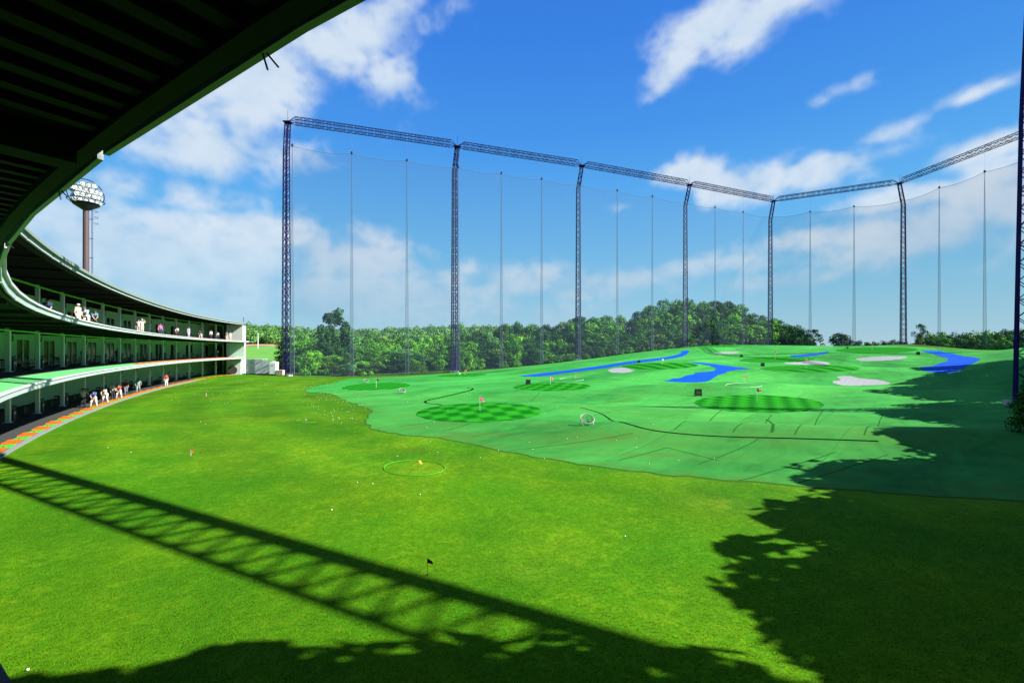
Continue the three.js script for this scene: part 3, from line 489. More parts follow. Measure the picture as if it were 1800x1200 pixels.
  mesh('drum', new THREE.CylinderGeometry(0.85, 0.85, 0.3, 28, 1, true).rotateX(Math.PI / 2), black, ef); mesh('grille', merge([0.3, 0.55, 0.8].map((r) => new THREE.TorusGeometry(r, 0.02, 5, 28).translate(0, 0, 0.16))), grey, ef); mesh('back_plate', new THREE.CylinderGeometry(0.84, 0.84, 0.02, 28).rotateX(Math.PI / 2).translate(0, 0, -0.12), black, ef); mesh('stand', merge([bar(new THREE.Vector3(-0.5, -0.99, 0), new THREE.Vector3(-0.6, -0.5, 0), 0.03), bar(new THREE.Vector3(0.5, -0.99, 0), new THREE.Vector3(0.6, -0.5, 0), 0.03)]), grey, ef);
  const yb = B(sAt(406, 5), 5, Y2), ybin = thing('yellow_locker', 'yellow green upright cabinet at the far end of the middle floor', 'cabinet', yb, turnAt(88));
  mesh('cabinet', rbox(0.55, 1.5, 0.5, 0.03, 0, 0.75, 0), std(C(0.35, 0.62, 0.03), 0.6), ybin); mesh('door', rbox(0.47, 1.36, 0.03, 0.01, 0, 0.76, -0.262), std(C(0.40, 0.66, 0.05), 0.6), ybin);
  const g1 = ground(480, 659);
  const panelMat = new THREE.MeshStandardMaterial({ map: wear(0.56, 0.60, 0.66, 0.3), roughness: 0.6 });
  const wl = thing('service_shed', 'long pale grey sheet metal enclosure right of the tee building', 'shed', P(-54.2, LAWN, 97.5), 0.06);
  for (let k = 0; k < 6; k++) mesh('wall_panel', rbox(0.86, 2.7 + (k < 4 ? 0.35 : 0), 0.08, 0.015, -2.2 + k * 0.88, (2.7 + (k < 4 ? 0.35 : 0)) / 2 + 0.15, 0), panelMat, wl);
  mesh('roof', rbox(3.6, 0.07, 2.2, 0.02, -0.9, 3.26, -1.05), panelMat, wl); mesh('side_wall', merge([rbox(0.08, 2.8, 2.1, 0.015, -2.6, 1.6, -1.1), rbox(0.08, 2.6, 2.1, 0.015, 2.62, 1.45, -1.1)]), panelMat, wl); mesh('rear_wall', rbox(5.2, 2.6, 0.08, 0.015, 0, 1.45, -2.16), panelMat, wl); mesh('vent', merge([0, 1, 2].map((k) => box(0.5, 0.03, 0.03, -1.5, 2.5 + k * 0.06, 0.05))), M.dark, wl); mesh('footing', rbox(5.3, 0.15, 2.3, 0.02, 0, 0.075, -1.05), M.dark, wl);
  const wc = thing('service_cabinet', 'white tall cabinet with a slot, right end of the grey enclosure', 'cabinet', P(-50.0, LAWN, 95.6), 0.05);
  mesh('body', rbox(1.45, 2.55, 1.2, 0.03, 0, 1.42, 0), M.white, wc); mesh('door', rbox(1.25, 2.3, 0.03, 0.01, 0, 1.4, 0.615), M.white, wc); mesh('slot', box(0.6, 0.06, 0.02, -0.1, 2.0, 0.64), M.dark, wc); mesh('plinth', rbox(1.5, 0.14, 1.24, 0.02, 0, 0.07, 0), M.dark, wc);
  const pb = thing('crate', 'low pinkish beige crate at the foot of the leftmost net tower', 'crate', P(-48.5, LAWN, 95.4), 0);
  mesh('side', merge([0, 1, 2].map((k) => rbox(1.3, 0.3, 0.9, 0.02, 0, 0.16 + k * 0.315, 0))), std(C(0.55, 0.36, 0.28), 0.8), pb); mesh('lid', rbox(1.34, 0.06, 0.94, 0.02, 0, 0.99, 0), std(C(0.55, 0.60, 0.62), 0.7), pb);
}

// ------------------------------------------------------------------ people
const person = (() => {
  const field = (caps, res, box3, k) => {              // tapered capsules joined smoothly, meshed on a cubic grid
    const mc = new MarchingCubes(res, new THREE.MeshStandardMaterial(), true, false, 90000); mc.isolation = 0;
    const [cx, cy, cz, half] = box3, f = mc.field;
    let q = 0;
    for (let z = 0; z < res; z++) for (let y = 0; y < res; y++) for (let x = 0; x < res; x++, q++) {
      const px = cx + (x - res / 2) / (res / 2) * half, py = cy + (y - res / 2) / (res / 2) * half, pz = cz + (z - res / 2) / (res / 2) * half;
      let d = 1;
      for (const c of caps) {
        const [ax, ay, az, ra, bx, by, bz, rb] = c, ux = bx - ax, uy = by - ay, uz = bz - az, wx = px - ax, wy = py - ay, wz = pz - az;
        const t = clamp((ux * wx + uy * wy + uz * wz) / (ux * ux + uy * uy + uz * uz + 1e-9));
        const e = Math.hypot(wx - ux * t, wy - uy * t, wz - uz * t) - (ra + (rb - ra) * t);
        const h = Math.max(k - Math.abs(d - e), 0) / k; d = Math.min(d, e) - h * h * k * 0.25;
      }
      f[q] = -d;
    }
    mc.update();
    const n = mc.count, g = new THREE.BufferGeometry();
    const p = mc.positionArray.slice(0, n * 3), nn = mc.normalArray.slice(0, n * 3);
    for (let i = 0; i < n * 3; i += 3) { p[i] = cx + p[i] * half; p[i + 1] = cy + p[i + 1] * half; p[i + 2] = cz + p[i + 2] * half; }
    g.setAttribute('position', new THREE.BufferAttribute(p, 3)); g.setAttribute('normal', new THREE.BufferAttribute(nn, 3)); return g;
  };
  // head with brow, nose, ears and chin; hand with four fingers and a thumb; both meshed once
  const head = field([[0, 0.02, -0.01, 0.088, 0, 0.05, -0.015, 0.092], [0, -0.055, 0.03, 0.055, 0, -0.075, 0.05, 0.04], [0, 0.005, 0.085, 0.012, 0, -0.022, 0.105, 0.014], [-0.085, 0, 0, 0.012, -0.092, -0.03, 0, 0.014], [0.085, 0, 0, 0.012, 0.092, -0.03, 0, 0.014], [-0.04, 0.025, 0.075, 0.016, 0.04, 0.025, 0.075, 0.016], [-0.02, -0.052, 0.088, 0.008, 0.02, -0.052, 0.088, 0.008], [0, -0.06, -0.02, 0.055, 0, -0.16, -0.03, 0.055]], 54, [0, -0.02, 0, 0.17], 0.02);
  const hand = field([[0, -0.02, 0, 0.026, 0, -0.08, 0, 0.034], ...[-0.03, -0.01, 0.01, 0.03].flatMap((z, i) => { const l = [0.030, 0.038, 0.036, 0.026][i]; return [[0, -0.095, z, 0.0095, 0.012, -0.095 - l, z * 1.1, 0.0085], [0.012, -0.095 - l, z * 1.1, 0.0085, 0.032, -0.1 - l * 1.7, z * 1.1, 0.0075]]; }), [0, -0.045, 0.03, 0.013, 0.02, -0.085, 0.055, 0.0095], [0.02, -0.085, 0.055, 0.0095, 0.035, -0.108, 0.056, 0.008]], 64, [0.01, -0.09, 0, 0.115], 0.007);
  const hips = 0.93;
  const POSES = {
    stand: { hip: [0, 0.93, 0], chest: [0, 1.38, 0.01], head: [0, 1.62, 0.03], tilt: 0.1, el: [[-0.24, 1.12, -0.03], [0.24, 1.12, -0.03]], wr: [[-0.25, 0.86, 0.06], [0.25, 0.86, 0.06]], kn: [[-0.1, 0.5, 0.03], [0.11, 0.5, 0.03]], an: [[-0.11, 0.08, 0], [0.13, 0.08, 0.02]] },
    address: { hip: [0, 0.88, -0.12], chest: [0, 1.24, 0.13], head: [0, 1.44, 0.28], tilt: 0.7, el: [[-0.16, 1.0, 0.3], [0.16, 1.0, 0.3]], wr: [[-0.03, 0.76, 0.36], [0.03, 0.80, 0.35]], kn: [[-0.17, 0.48, 0.02], [0.17, 0.48, 0.02]], an: [[-0.22, 0.08, -0.04], [0.22, 0.08, -0.04]] },
    finish: { hip: [0.03, 0.93, 0], chest: [0.02, 1.38, -0.02], head: [0.02, 1.62, 0.02], tilt: 0.1, el: [[0.3, 1.42, 0.16], [0.32, 1.3, -0.08]], wr: [[0.24, 1.62, 0.02], [0.2, 1.58, -0.05]], kn: [[-0.08, 0.5, 0.08], [0.12, 0.5, 0]], an: [[-0.18, 0.12, -0.06], [0.14, 0.08, 0]] },
    walk: { hip: [0, 0.92, 0], chest: [0, 1.37, 0.05], head: [0, 1.6, 0.1], tilt: 0.25, el: [[-0.25, 1.12, 0.12], [0.24, 1.14, -0.16]], wr: [[-0.22, 0.95, 0.28], [0.25, 0.92, -0.14]], kn: [[-0.09, 0.5, 0.16], [0.1, 0.5, -0.04]], an: [[-0.1, 0.08, 0.2], [0.1, 0.14, -0.34]] } };
  const made = {};
  for (const [name, p] of Object.entries(POSES)) {
    const sh = [[-0.175, 0.04], [0.175, 0.04]].map(([x, y]) => [p.chest[0] + x, p.chest[1] + y, p.chest[2] - 0.01]), hj = [[-0.09], [0.09]].map(([x]) => [p.hip[0] + x, p.hip[1] - 0.04, p.hip[2]]);
    const mid = p.hip.map((v, i) => (v + p.chest[i]) / 2), neck = [p.chest[0], p.chest[1] + 0.1, p.chest[2] + 0.01];
    const C1 = (a, ra, b, rb) => [...a, ra, ...b, rb];
    const torso = (o) => [C1([p.hip[0] - 0.06, p.hip[1], p.hip[2]], 0.105 + o, [p.hip[0] + 0.06, p.hip[1], p.hip[2]], 0.105 + o), C1(p.hip, 0.115 + o, mid, 0.115 + o), C1(mid, 0.12 + o, [p.chest[0], p.chest[1] - 0.05, p.chest[2]], 0.13 + o), C1([sh[0][0] + 0.04, sh[0][1], sh[0][2]], 0.062 + o, [sh[1][0] - 0.04, sh[1][1], sh[1][2]], 0.062 + o), C1([mid[0] - 0.05, mid[1], mid[2]], 0.1 + o, [sh[0][0] + 0.08, sh[0][1] - 0.09, sh[0][2]], 0.09 + o), C1([mid[0] + 0.05, mid[1], mid[2]], 0.1 + o, [sh[1][0] - 0.08, sh[1][1] - 0.09, sh[1][2]], 0.09 + o)];
    const up = (o, t = 1) => [0, 1].map((i) => C1(sh[i], 0.052 + o, sh[i].map((v, k) => v + (p.el[i][k] - v) * t), 0.042 + o));
    const legs = (o, t = 1) => [0, 1].flatMap((i) => [C1(hj[i], 0.088 + o, p.kn[i], 0.058 + o), C1(p.kn[i], 0.056 + o, p.an[i].map((v, k) => p.kn[i][k] + (v - p.kn[i][k]) * t), 0.04 + o)]);
    const bx = [0, 0.82, 0, 0.92];
    const body = [field([...torso(-0.008), ...up(-0.004), ...[0, 1].map((i) => C1(p.el[i], 0.041, p.wr[i], 0.03)), ...legs(-0.006), C1(neck, 0.055, [p.head[0], p.head[1] - 0.06, p.head[2] - 0.02], 0.05)], 92, bx, 0.05)];
    const hg = head.clone(); hg.rotateX(p.tilt); hg.translate(...p.head); body.push(hg);
    for (const i of [0, 1]) { const h = hand.clone(); if (i) h.scale(-1, 1, 1); const v = new THREE.Vector3(...p.wr[i]).sub(new THREE.Vector3(...p.el[i])).normalize(); h.applyQuaternion(new THREE.Quaternion().setFromUnitVectors(new THREE.Vector3(0, -1, 0), v)); h.translate(...p.wr[i]); body.push(h); }
    const shirt = field([...torso(0.012), ...up(0.016, 0.72)], 84, [0, 1.2, 0.05, 0.62], 0.05), low = mid[1] - 0.16;
    const trousers = field([...torso(0.006).slice(0, 2).map((c) => [c[0], c[1] - 0.02, c[2], c[3] + 0.006, c[4], Math.min(c[5], mid[1] - 0.13), c[6], c[7] + 0.006]), ...legs(0.02, 0.97)], 84, [0, 0.6, 0, 0.66], 0.05);
    const shoes = field([0, 1].flatMap((i) => [C1([p.an[i][0], 0.045, p.an[i][2] - 0.04], 0.045, [p.an[i][0] * 1.12, 0.035, p.an[i][2] + 0.14], 0.04)]), 60, [0, 0.06, 0, 0.46], 0.02);
    shoes.translate(0, 0, 0);
    const cap = merge([new THREE.SphereGeometry(0.106, 18, 8, 0, 6.2832, 0, 1.5).scale(1, 1, 1.08).translate(0, 0.045, -0.012), new THREE.CylinderGeometry(0.09, 0.09, 0.012, 18, 1, false, -0.9, 1.8).translate(0, 0.055, 0.07)]); cap.rotateX(p.tilt); cap.translate(...p.head);
    const hair = new THREE.SphereGeometry(0.106, 18, 10, 0, 6.2832, 0, 1.75).scale(1, 1.02, 1.06).rotateX(-0.45).translate(0, 0.042, -0.018); hair.rotateX(p.tilt); hair.translate(...p.head);
    made[name] = { body: merge(body), shirt, trousers, shoes, cap, hair };
  }
  const cache = {}, cm = (c) => cache[c] ||= std(new THREE.Color(c).multiplyScalar(0.62), 0.9), skin = std(C(0.42, 0.24, 0.15), 0.6);
  return (pose, pos, turn, shirt, trousers, top, isCap, label) => {
    const g = made[pose], t = thing('person', label, 'person', pos, turn);
    mesh('body', g.body, skin, t); mesh('shirt', g.shirt, cm(shirt), t); mesh('trousers', g.trousers, cm(trousers), t); mesh('shoes', g.shoes, cm('#3a3a3a'), t); mesh(isCap ? 'cap' : 'hair', isCap ? g.cap : g.hair, cm(top), t);
    return t;
  };
})();
{
  const club = (pos, turn, label) => { const t = thing('golf_club', label, 'golf club', pos, turn, 'golf clubs held at the ground floor tees'); mesh('shaft', bar(new THREE.Vector3(0, 0.86, 0.34), new THREE.Vector3(0, 0.05, 0.86), 0.007), M.steel, t); mesh('grip', bar(new THREE.Vector3(0, 0.93, 0.29), new THREE.Vector3(0, 0.74, 0.425), 0.014), M.dark, t); mesh('head', rbox(0.06, 0.05, 0.1, 0.015, 0.02, 0.03, 0.9), M.steel, t); return t; };
  const spots = [ // px, floor, depth, pose, turn offset, shirt, trousers, head, cap?, label
    [83, 3, 2.6, 'address', 2.4, '#14406a', '#d8d4d0', '#3b302a', 0, 'person in dark blue shirt bending over, leftmost on the top floor'],
    [136, 3, 2.2, 'stand', 2.6, '#e6dccb', '#d6cfc0', '#ece6dc', 1, 'person in cream shirt and white cap on the top floor'],
    [150.5, 3, 1.9, 'address', 2.0, '#a9c2e8', '#f0e6dc', '#50545c', 1, 'person in pale blue shirt with grey cap bending on the top floor'],
    [165, 3, 2.2, 'address', 2.6, '#5c86a8', '#26303a', '#2a2a2a', 0, 'person in grey blue top just right of the pale blue shirt'],
    [243, 3, 2.6, 'stand', 1.6, '#dcd8d0', '#cfcabc', '#2a2624', 0, 'person in off white clothes, left one of a close pair on the top floor'],
    [248.5, 3, 2.0, 'finish', 2.2, '#f4f2ee', '#d2cab8', '#e8e8e8', 1, 'person in bright white shirt with beige trousers, right one of a close pair'],
    [281, 3, 2.6, 'stand', 2.2, '#e070c4', '#2c4858', '#241e1c', 0, 'person in pink shirt beside a column of the top floor'],
    [311, 3, 2.2, 'address', 2.2, '#f2ece8', '#1c2030', '#2a2220', 0, 'person in white shirt and black trousers bending on the top floor'],
    [331, 3, 1.8, 'stand', 2.6, '#a8b6d8', '#b2bcd4', '#241e1c', 0, 'person in pale lavender clothes with dark hair on the top floor'],
    [352, 3, 2.4, 'address', 2.0, '#4c3a48', '#ece2d8', '#241e1c', 0, 'person in dark shirt and white trousers on the top floor'],
    [370.5, 3, 2.0, 'stand', 2.4, '#f4eeee', '#1c2c5a', '#402c26', 0, 'person in white shirt and navy trousers near a column on the top floor'],
    [382.5, 3, 2.2, 'address', 2.2, '#f2f2f4', '#22304e', '#2c2624', 0, 'person in white shirt and dark blue trousers right of the top floor column'],
    [398, 3, 2.0, 'stand', 1.8, '#8a9a92', '#e8dcd2', '#3c3430', 0, 'person in grey shirt and pale trousers near the end wall of the top floor'],
    [404.5, 3, 1.7, 'stand', 2.6, '#f0e4dc', '#e4d0c8', '#2c2422', 0, 'person all in white, the rightmost on the top floor'],
    [146, 2, 6.4, 'stand', 2.4, '#1c4a66', '#182430', '#2a2420', 0, 'person in dark teal jacket beside a column on the middle floor'],
    [206, 2, 6.0, 'stand', 2.4, '#70383c', '#20242c', '#1e1a18', 0, 'person in dark red top behind the columns of the middle floor'],
    [381, 2, 5.2, 'walk', 1.2, '#cfe6c0', '#7f9a86', '#241e1c', 0, 'person in pale shirt walking at the far end of the middle floor'],
    [145, 1, 3.7, 'finish', 2.2, '#dfe6de', '#12161c', '#201a18', 0, 'person in white shirt and black trousers with arms out, leftmost on the ground floor'],
    [164, 1, 3.0, 'address', 2.2, '#4a68b0', '#eee6e2', '#2a2624', 0, 'person in blue shirt and white trousers bending on the ground floor'],
    [184, 1, 3.0, 'address', 1.8, '#d8d2c6', '#f0eae6', '#3c5878', 1, 'person all in white with blue cap on the ground floor'],
    [197, 1, 3.4, 'stand', 2.4, '#cdd6d2', '#14181c', '#e8e8e4', 1, 'person in pale shirt, black trousers and white cap on the ground floor'],
    [208.5, 1, 3.0, 'address', 2.2, '#c05a48', '#efe4e0', '#d8c8b0', 1, 'person in red and white top with white trousers on the ground floor'],
    [220.5, 1, 3.4, 'walk', 2.0, '#742834', '#7a7c8c', '#1e1818', 0, 'person in dark red shirt and grey trousers on the ground floor'],
    [242.5, 1, 3.2, 'walk', 1.6, '#8cc4d8', '#9ca4a4', '#24201e', 0, 'person in light blue shirt and grey trousers on the ground floor'],
    [291.5, 1, 2.8, 'stand', 2.0, '#d84848', '#f2eeee', '#281e1c', 0, 'person in red shirt and white trousers on the ground floor'],
    [297.5, 1, 5.4, 'stand', 2.6, '#b8cabc', '#4c5a54', '#1e1a18', 0, 'person in pale grey shirt standing behind the red shirt']];
  for (const [px, fl, d, pose, to, sh, tr, hd, cp, label] of spots) {
    const s = sAt(px, d), pos = B(s, d, [0, Y1, Y2, Y3][fl]), turn = turnAt(s) + to + (pose === 'address' ? -0.6 : 0);
    person(pose, pos, turn, sh, tr, hd, cp, label);
    if (fl === 1 && pose === 'address') club(pos, turn, 'thin golf club held down to the mat by a bending person');
  }
}

// ------------------------------------------------------------------ floodlight mast behind the building
{
  const mx = -57, mz = 60.9, base = height(mx, mz), top = 21.0;
  const t = thing('floodlight_mast', 'tall reddish brown floodlight mast with a round head of lamps behind the tee building', 'floodlight', P(mx, base, mz), Math.atan2(57, 60.9) * 0.25 + 0.9);
  const h = top - base, V = (x, y, z) => new THREE.Vector3(x, y, z);
  mesh('pole', new THREE.CylinderGeometry(0.32, 0.37, h - 2.4, 24).translate(0, (h - 2.4) / 2, 0), new THREE.MeshStandardMaterial({ map: wear(0.065, 0.038, 0.042, 0.35), roughness: 0.65 }), t);
  const pl = mesh('platform', merge([new THREE.CylinderGeometry(1.35, 0.45, 0.6, 24).translate(0, h - 2.0, 0), new THREE.CylinderGeometry(1.4, 1.4, 0.1, 28).translate(0, h - 1.5, 0)]), M.dark, t);
  mesh('hoop', new THREE.TorusGeometry(1.95, 0.06, 8, 40).translate(0, h - 0.2, 0), M.steel, t); mesh('hoop', new THREE.TorusGeometry(1.9, 0.05, 8, 40).rotateX(Math.PI / 2).translate(0, h - 1.1, 0), M.steel, t);
  mesh('lamp_frame', merge([-1.1, -0.4, 0.4, 1.1].flatMap((x) => [bar(V(x, h - 1.5, -0.2), V(x, h + 1.4 - Math.abs(x) * 0.3, -0.2), 0.05), bar(V(-1.4, h - 1.2 + (x + 1.5) * 0.8, -0.2), V(1.4, h - 1.2 + (x + 1.5) * 0.8, -0.2), 0.04)])), M.steel, t);
  const lampGeo = new THREE.LatheGeometry([[0.02, -0.3], [0.12, -0.28], [0.15, -0.12], [0.33, 0.1], [0.36, 0.14], [0.33, 0.14], [0.16, -0.04], [0.02, -0.05]].map(([x, y]) => new THREE.Vector2(x, y)), 14).rotateX(Math.PI / 2), lens = new THREE.SphereGeometry(0.34, 14, 6, 0, 6.283, 0, 0.6).scale(1, 0.4, 1).rotateX(Math.PI / 2).translate(0, 0, 0.02), lampMat = std(C(0.40, 0.43, 0.45), 0.4), lensMat = std(C(0.68, 0.74, 0.78), 0.2);
  for (let r = 0; r < 4; r++) for (let k = 0; k < 6; k++) for (const side of [1, -1]) {
    const a = (k - 2.5 + (r % 2) * 0.5) * 0.36, x = Math.sin(a) * 1.6, y = h - 1.2 + r * 0.72, z = side * (0.3 + 0.5 * Math.cos(a)); if (r === 3 && Math.abs(x) > 1.0) continue;
    const l = mesh('lamp', lampGeo, lampMat, t); l.position.set(x, y, z); l.scale.setScalar(0.95); l.rotation.set(0.35 + 0.15 * ((k * 7 + r * 3) % 3 - 1), (side > 0 ? 0 : Math.PI) + a * 0.7 + 0.2 * ((k * 5 + r) % 3 - 1), 0, 'YXZ'); mesh('lens', lens, lensMat, l);
  }
  const lad = []; for (const x of [-0.2, 0.2]) lad.push(bar(V(x, 0.5, 0.6), V(x, h - 2.0, 0.6), 0.03)); for (let y = 0.6; y < h - 2; y += 0.4) lad.push(bar(V(-0.2, y, 0.75), V(0.2, y, 0.75), 0.018, 4)); for (let y = 2; y < h - 2; y += 2.6) lad.push(bar(V(-0.2, y, 0.75), V(0, y, 0.3), 0.04)); for (const y of [h - 4, h - 3.2, h - 2.4]) lad.push(new THREE.TorusGeometry(0.45, 0.025, 5, 14, Math.PI).rotateX(Math.PI / 2).translate(0, y, 0.78));
  const lg = merge(lad); lg.rotateY(1.15); mesh('ladder', lg, M.steel, t);
}

// ------------------------------------------------------------------ net towers, trusses between their heads, the net
const TOP = 48.3, NETTOP = 43;
const tw = (px, z) => [(px - 900) / F * z, z];
const TW = [tw(503, 97), tw(799, 109), tw(1016.5, 120.5), tw(1205, 134.5), tw(1354.5, 149), tw(1588.5, 133), [117, 100], [132, 66], [128, 24]];
const centre = [18, 62];
const lean = (t, l) => { const dx = centre[0] - t[0], dz = centre[1] - t[1], r = Math.hypot(dx, dz); return [t[0] + dx / r * l, t[1] + dz / r * l]; };
const OVER = [[0.35, -0.1], [0.7, -0.4], [0.9, -0.6], [1.0, -0.7], [0.7, -0.7], [-1.5, -0.4], [-1, 0], [-1, 0], [-1, 0]], heads = TW.map((t, i) => [t[0] + OVER[i][0], t[1] + OVER[i][1]]);   // the heads lean in over the range
function lattice(A, Bv, w0, w1, r, rBrace, panel, frame) {   // four chords and their bracing from A to B; frame = two unit vectors across
  const [u, v] = frame, cor = [[-1, -1], [1, -1], [1, 1], [-1, 1]], len = A.distanceTo(Bv), n = Math.max(1, Math.round(len / panel));
  const pt = (k, c) => { const t = k / n, w = (w0 + (w1 - w0) * t) / 2; return A.clone().lerp(Bv, t).addScaledVector(u, cor[c][0] * w).addScaledVector(v, cor[c][1] * w); };
  const chords = cor.map((_, c) => bar(pt(0, c), pt(n, c), r, 6)), br = [];
  for (let k = 0; k < n; k++) for (let c = 0; c < 4; c++) { const d = (c + 1) % 4; br.push(bar(pt(k, c), pt(k + 1, d), rBrace, 4), bar(pt(k, d), pt(k + 1, c), rBrace, 4)); if (k % 3 === 0) br.push(bar(pt(k, c), pt(k, d), rBrace, 4)); }
  return { chords, br };
}
const ex = new THREE.Vector3(1, 0, 0), ez = new THREE.Vector3(0, 0, 1);
function tower(t, label, top = TOP, bendY = NETTOP - 0.6, w0 = 1.25, w1 = 0.85, cen = 1.25, headPt) {
  const b = height(...t), o = thing('net_tower', label, 'tower', P(t[0], b, t[1]), 0), h = headPt || lean(t, cen);
  const A = new THREE.Vector3(0, -0.3, 0), Bv = new THREE.Vector3(0, bendY - b, 0), H = new THREE.Vector3(h[0] - t[0], top - b, -(h[1] - t[1]));
  const a1 = Math.atan2(centre[0] - t[0], centre[1] - t[1]), u = ex.clone().applyAxisAngle(UP, -a1), v = ez.clone().applyAxisAngle(UP, -a1);
  const L1 = lattice(A, Bv, w0, w1, 0.105, 0.042, 1.5, [u, v]), L2 = lattice(Bv, H, w1, w1 * 0.9, 0.105, 0.042, 1.1, [u, v]);
  for (let c = 0; c < 4; c++) mesh('leg', merge([L1.chords[c], L2.chords[c]]), M.steel, o);
  mesh('bracing', merge([...L1.br, ...L2.br]), M.steel, o); mesh('base_plate', box(w0 + 0.6, 0.5, w0 + 0.6, 0, 0.1, 0), std(C(0.35, 0.34, 0.32), 0.9), o);
  mesh('lightning_rod', bar(H, H.clone().setY(H.y + 2.6), 0.035, 5), M.steel, o); mesh('head_plate', box(1.5, 0.16, 1.5, H.x, H.y, H.z), M.steel, o);
  mesh('cable', merge([bar(new THREE.Vector3(u.x * w0 * 0.5, 1, u.z * w0 * 0.5 + 0.2), new THREE.Vector3(u.x * w1 * 0.5, Bv.y, u.z * w1 * 0.5 + 0.2), 0.05, 5)]), M.rust, o);
  return o;
}
['leftmost tall lattice net tower, right of the tee building', 'second lattice net tower from the left, at the foot of the trees', 'third lattice net tower from the left, in front of the dark wood', 'fourth lattice net tower, against the highest part of the wooded hill', 'fifth lattice net tower, where the truss line turns back to the right', 'sixth lattice net tower, alone against the sky above the right slope', 'lattice net tower just beyond the right edge of the view', 'lattice net tower on the right bank beyond the shade trees', 'lattice net tower on the near right bank behind the shade trees'].forEach((l, i) => tower(TW[i], l, TOP, NETTOP - 0.6, 1.25, 0.85, 1, heads[i]));
function truss(a, b, ya, yb, label, w = 1.25, r = 0.08, rb = 0.036) {
  const A = P(a[0], ya, a[1]), Bv = P(b[0], yb, b[1]), d = Bv.clone().sub(A).normalize(), side = new THREE.Vector3().crossVectors(UP, d).normalize(), up = new THREE.Vector3().crossVectors(d, side);
  const o = thing('truss_beam', label, 'truss', A, 0); A.set(0, 0, 0); Bv.sub(o.position);
  const s = A.clone().addScaledVector(d, 1.6).addScaledVector(up, w * 0.45), e = Bv.clone().addScaledVector(d, -1.6).addScaledVector(up, w * 0.45);
  const L = lattice(s, e, w, w, r, rb, w * 1.15, [side, up]);
  L.chords.forEach((c) => mesh('chord', c, M.steel, o)); mesh('bracing', merge(L.br), M.steel, o);
  const tips = []; for (const [p, q] of [[A, s], [Bv, e]]) for (const [i, j] of [[-1, -1], [1, -1], [-1, 1], [1, 1]]) tips.push(bar(p.clone().addScaledVector(up, 0.1), q.clone().addScaledVector(side, i * w / 2).addScaledVector(up, j * w / 2), r, 6));
  mesh('end_strut', merge(tips), M.steel, o); return o;
}
['leftmost roof truss, from the first to the second net tower', 'second roof truss from the left, between the second and third towers', 'third roof truss from the left, between the third and fourth towers', 'fourth roof truss, sloping to the turn at the fifth tower', 'fifth roof truss, rising right from the turn to the sixth tower', 'steep roof truss that leaves the view at the upper right', 'roof truss beyond the right edge of the view', 'roof truss over the near right bank'].forEach((l, i) => truss(heads[i], heads[i + 1], TOP, TOP, l));

// the net: a fine dark mesh seen only as a tint, hung inside the towers
const netLine = TW.map((t) => lean(t, 1.9));
{
  const o = thing('barrier_net', 'fine dark barrier net hung between the lattice towers round the range', 'net', P(0, 0, 0));
  o.position.set(0, 0, 0);
  const netMat = new THREE.MeshStandardMaterial({ color: C(0.07, 0.11, 0.20), roughness: 1, transparent: true, opacity: 0.16, side: THREE.DoubleSide });
  const seamNet = new THREE.MeshStandardMaterial({ color: C(0.05, 0.08, 0.12), roughness: 1, transparent: true, opacity: 0.28, side: THREE.DoubleSide });
  const rope = matte(C(0.15, 0.19, 0.27), 0.1), knob = std(C(0.02, 0.02, 0.025), 0.6);
  for (let i = 0; i + 1 < netLine.length - 1; i++) for (let b = 0; b < 3; b++) {
    const A = netLine[i], E2 = netLine[i + 1], p = (t) => [A[0] + (E2[0] - A[0]) * t, A[1] + (E2[1] - A[1]) * t], N = 10, pos = [], cab = [];
    for (let k = 0; k <= N; k++) {
      const [x, z] = p((b + k / N) / 3), sag = 4 * (k / N) * (1 - k / N) * 0.55, lo = height(x, z); cab.push(P(x, NETTOP - sag, z));
      if (k) { const [x0, z0, s0, l0] = pos[pos.length - 1]; pos.push([x, z, sag, lo]); } else pos.push([x, z, sag, lo]);
    }
    const g = new THREE.BufferGeometry(), vv = [], idx = [];
    for (const [x, z, s, lo] of pos) { const a = P(x, NETTOP - s, z), c = P(x, lo + 0.2, z); vv.push(a.x, a.y, a.z, c.x, c.y, c.z); }
    for (let k = 0; k < N; k++) idx.push(2 * k, 2 * k + 1, 2 * k + 2, 2 * k + 1, 2 * k + 3, 2 * k + 2);
    g.setIndex(idx); g.setAttribute('position', new THREE.Float32BufferAttribute(vv, 3)); g.computeVertexNormals(); mesh('net_panel', g, netMat, o);
    mesh('top_cable', new THREE.TubeGeometry(new THREE.CatmullRomCurve3(cab), 20, 0.045, 4), rope, o);
    const [x, z] = p(b / 3), [x2, z2] = p(b / 3 + 0.006), lo = height(x, z);
    const dir = new THREE.Vector3(x2 - x, 0, -(z2 - z)).normalize(), c0 = P(x, lo + 0.3, z), c1 = P(x, NETTOP, z), of = dir.clone().multiplyScalar(0.42);
    mesh('rope', merge([bar(c0.clone().add(of), c1, 0.035, 4), bar(c0.clone().sub(of), c1, 0.035, 4)]), rope, o);
    const n = dir.clone().cross(UP).multiplyScalar(0.08), q = [c0.clone().sub(of).add(n), c0.clone().add(of).add(n), c1.clone().add(dir.clone().multiplyScalar(0.1)).add(n), c1.clone().sub(dir.clone().multiplyScalar(0.1)).add(n)], sg = new THREE.BufferGeometry().setFromPoints([q[0], q[1], q[2], q[0], q[2], q[3]]); sg.computeVertexNormals(); mesh('net_seam', sg, seamNet, o);
    mesh('pulley', box(0.3, 0.55, 0.3, c1.x, c1.y + 0.1, c1.z), knob, o); mesh('hanger', bar(c1, c1.clone().setY(c1.y + 4.6).add(b ? new THREE.Vector3(0, 0, 0) : new THREE.Vector3(0, 0, 0)), 0.012, 4), rope, o);
  }
}

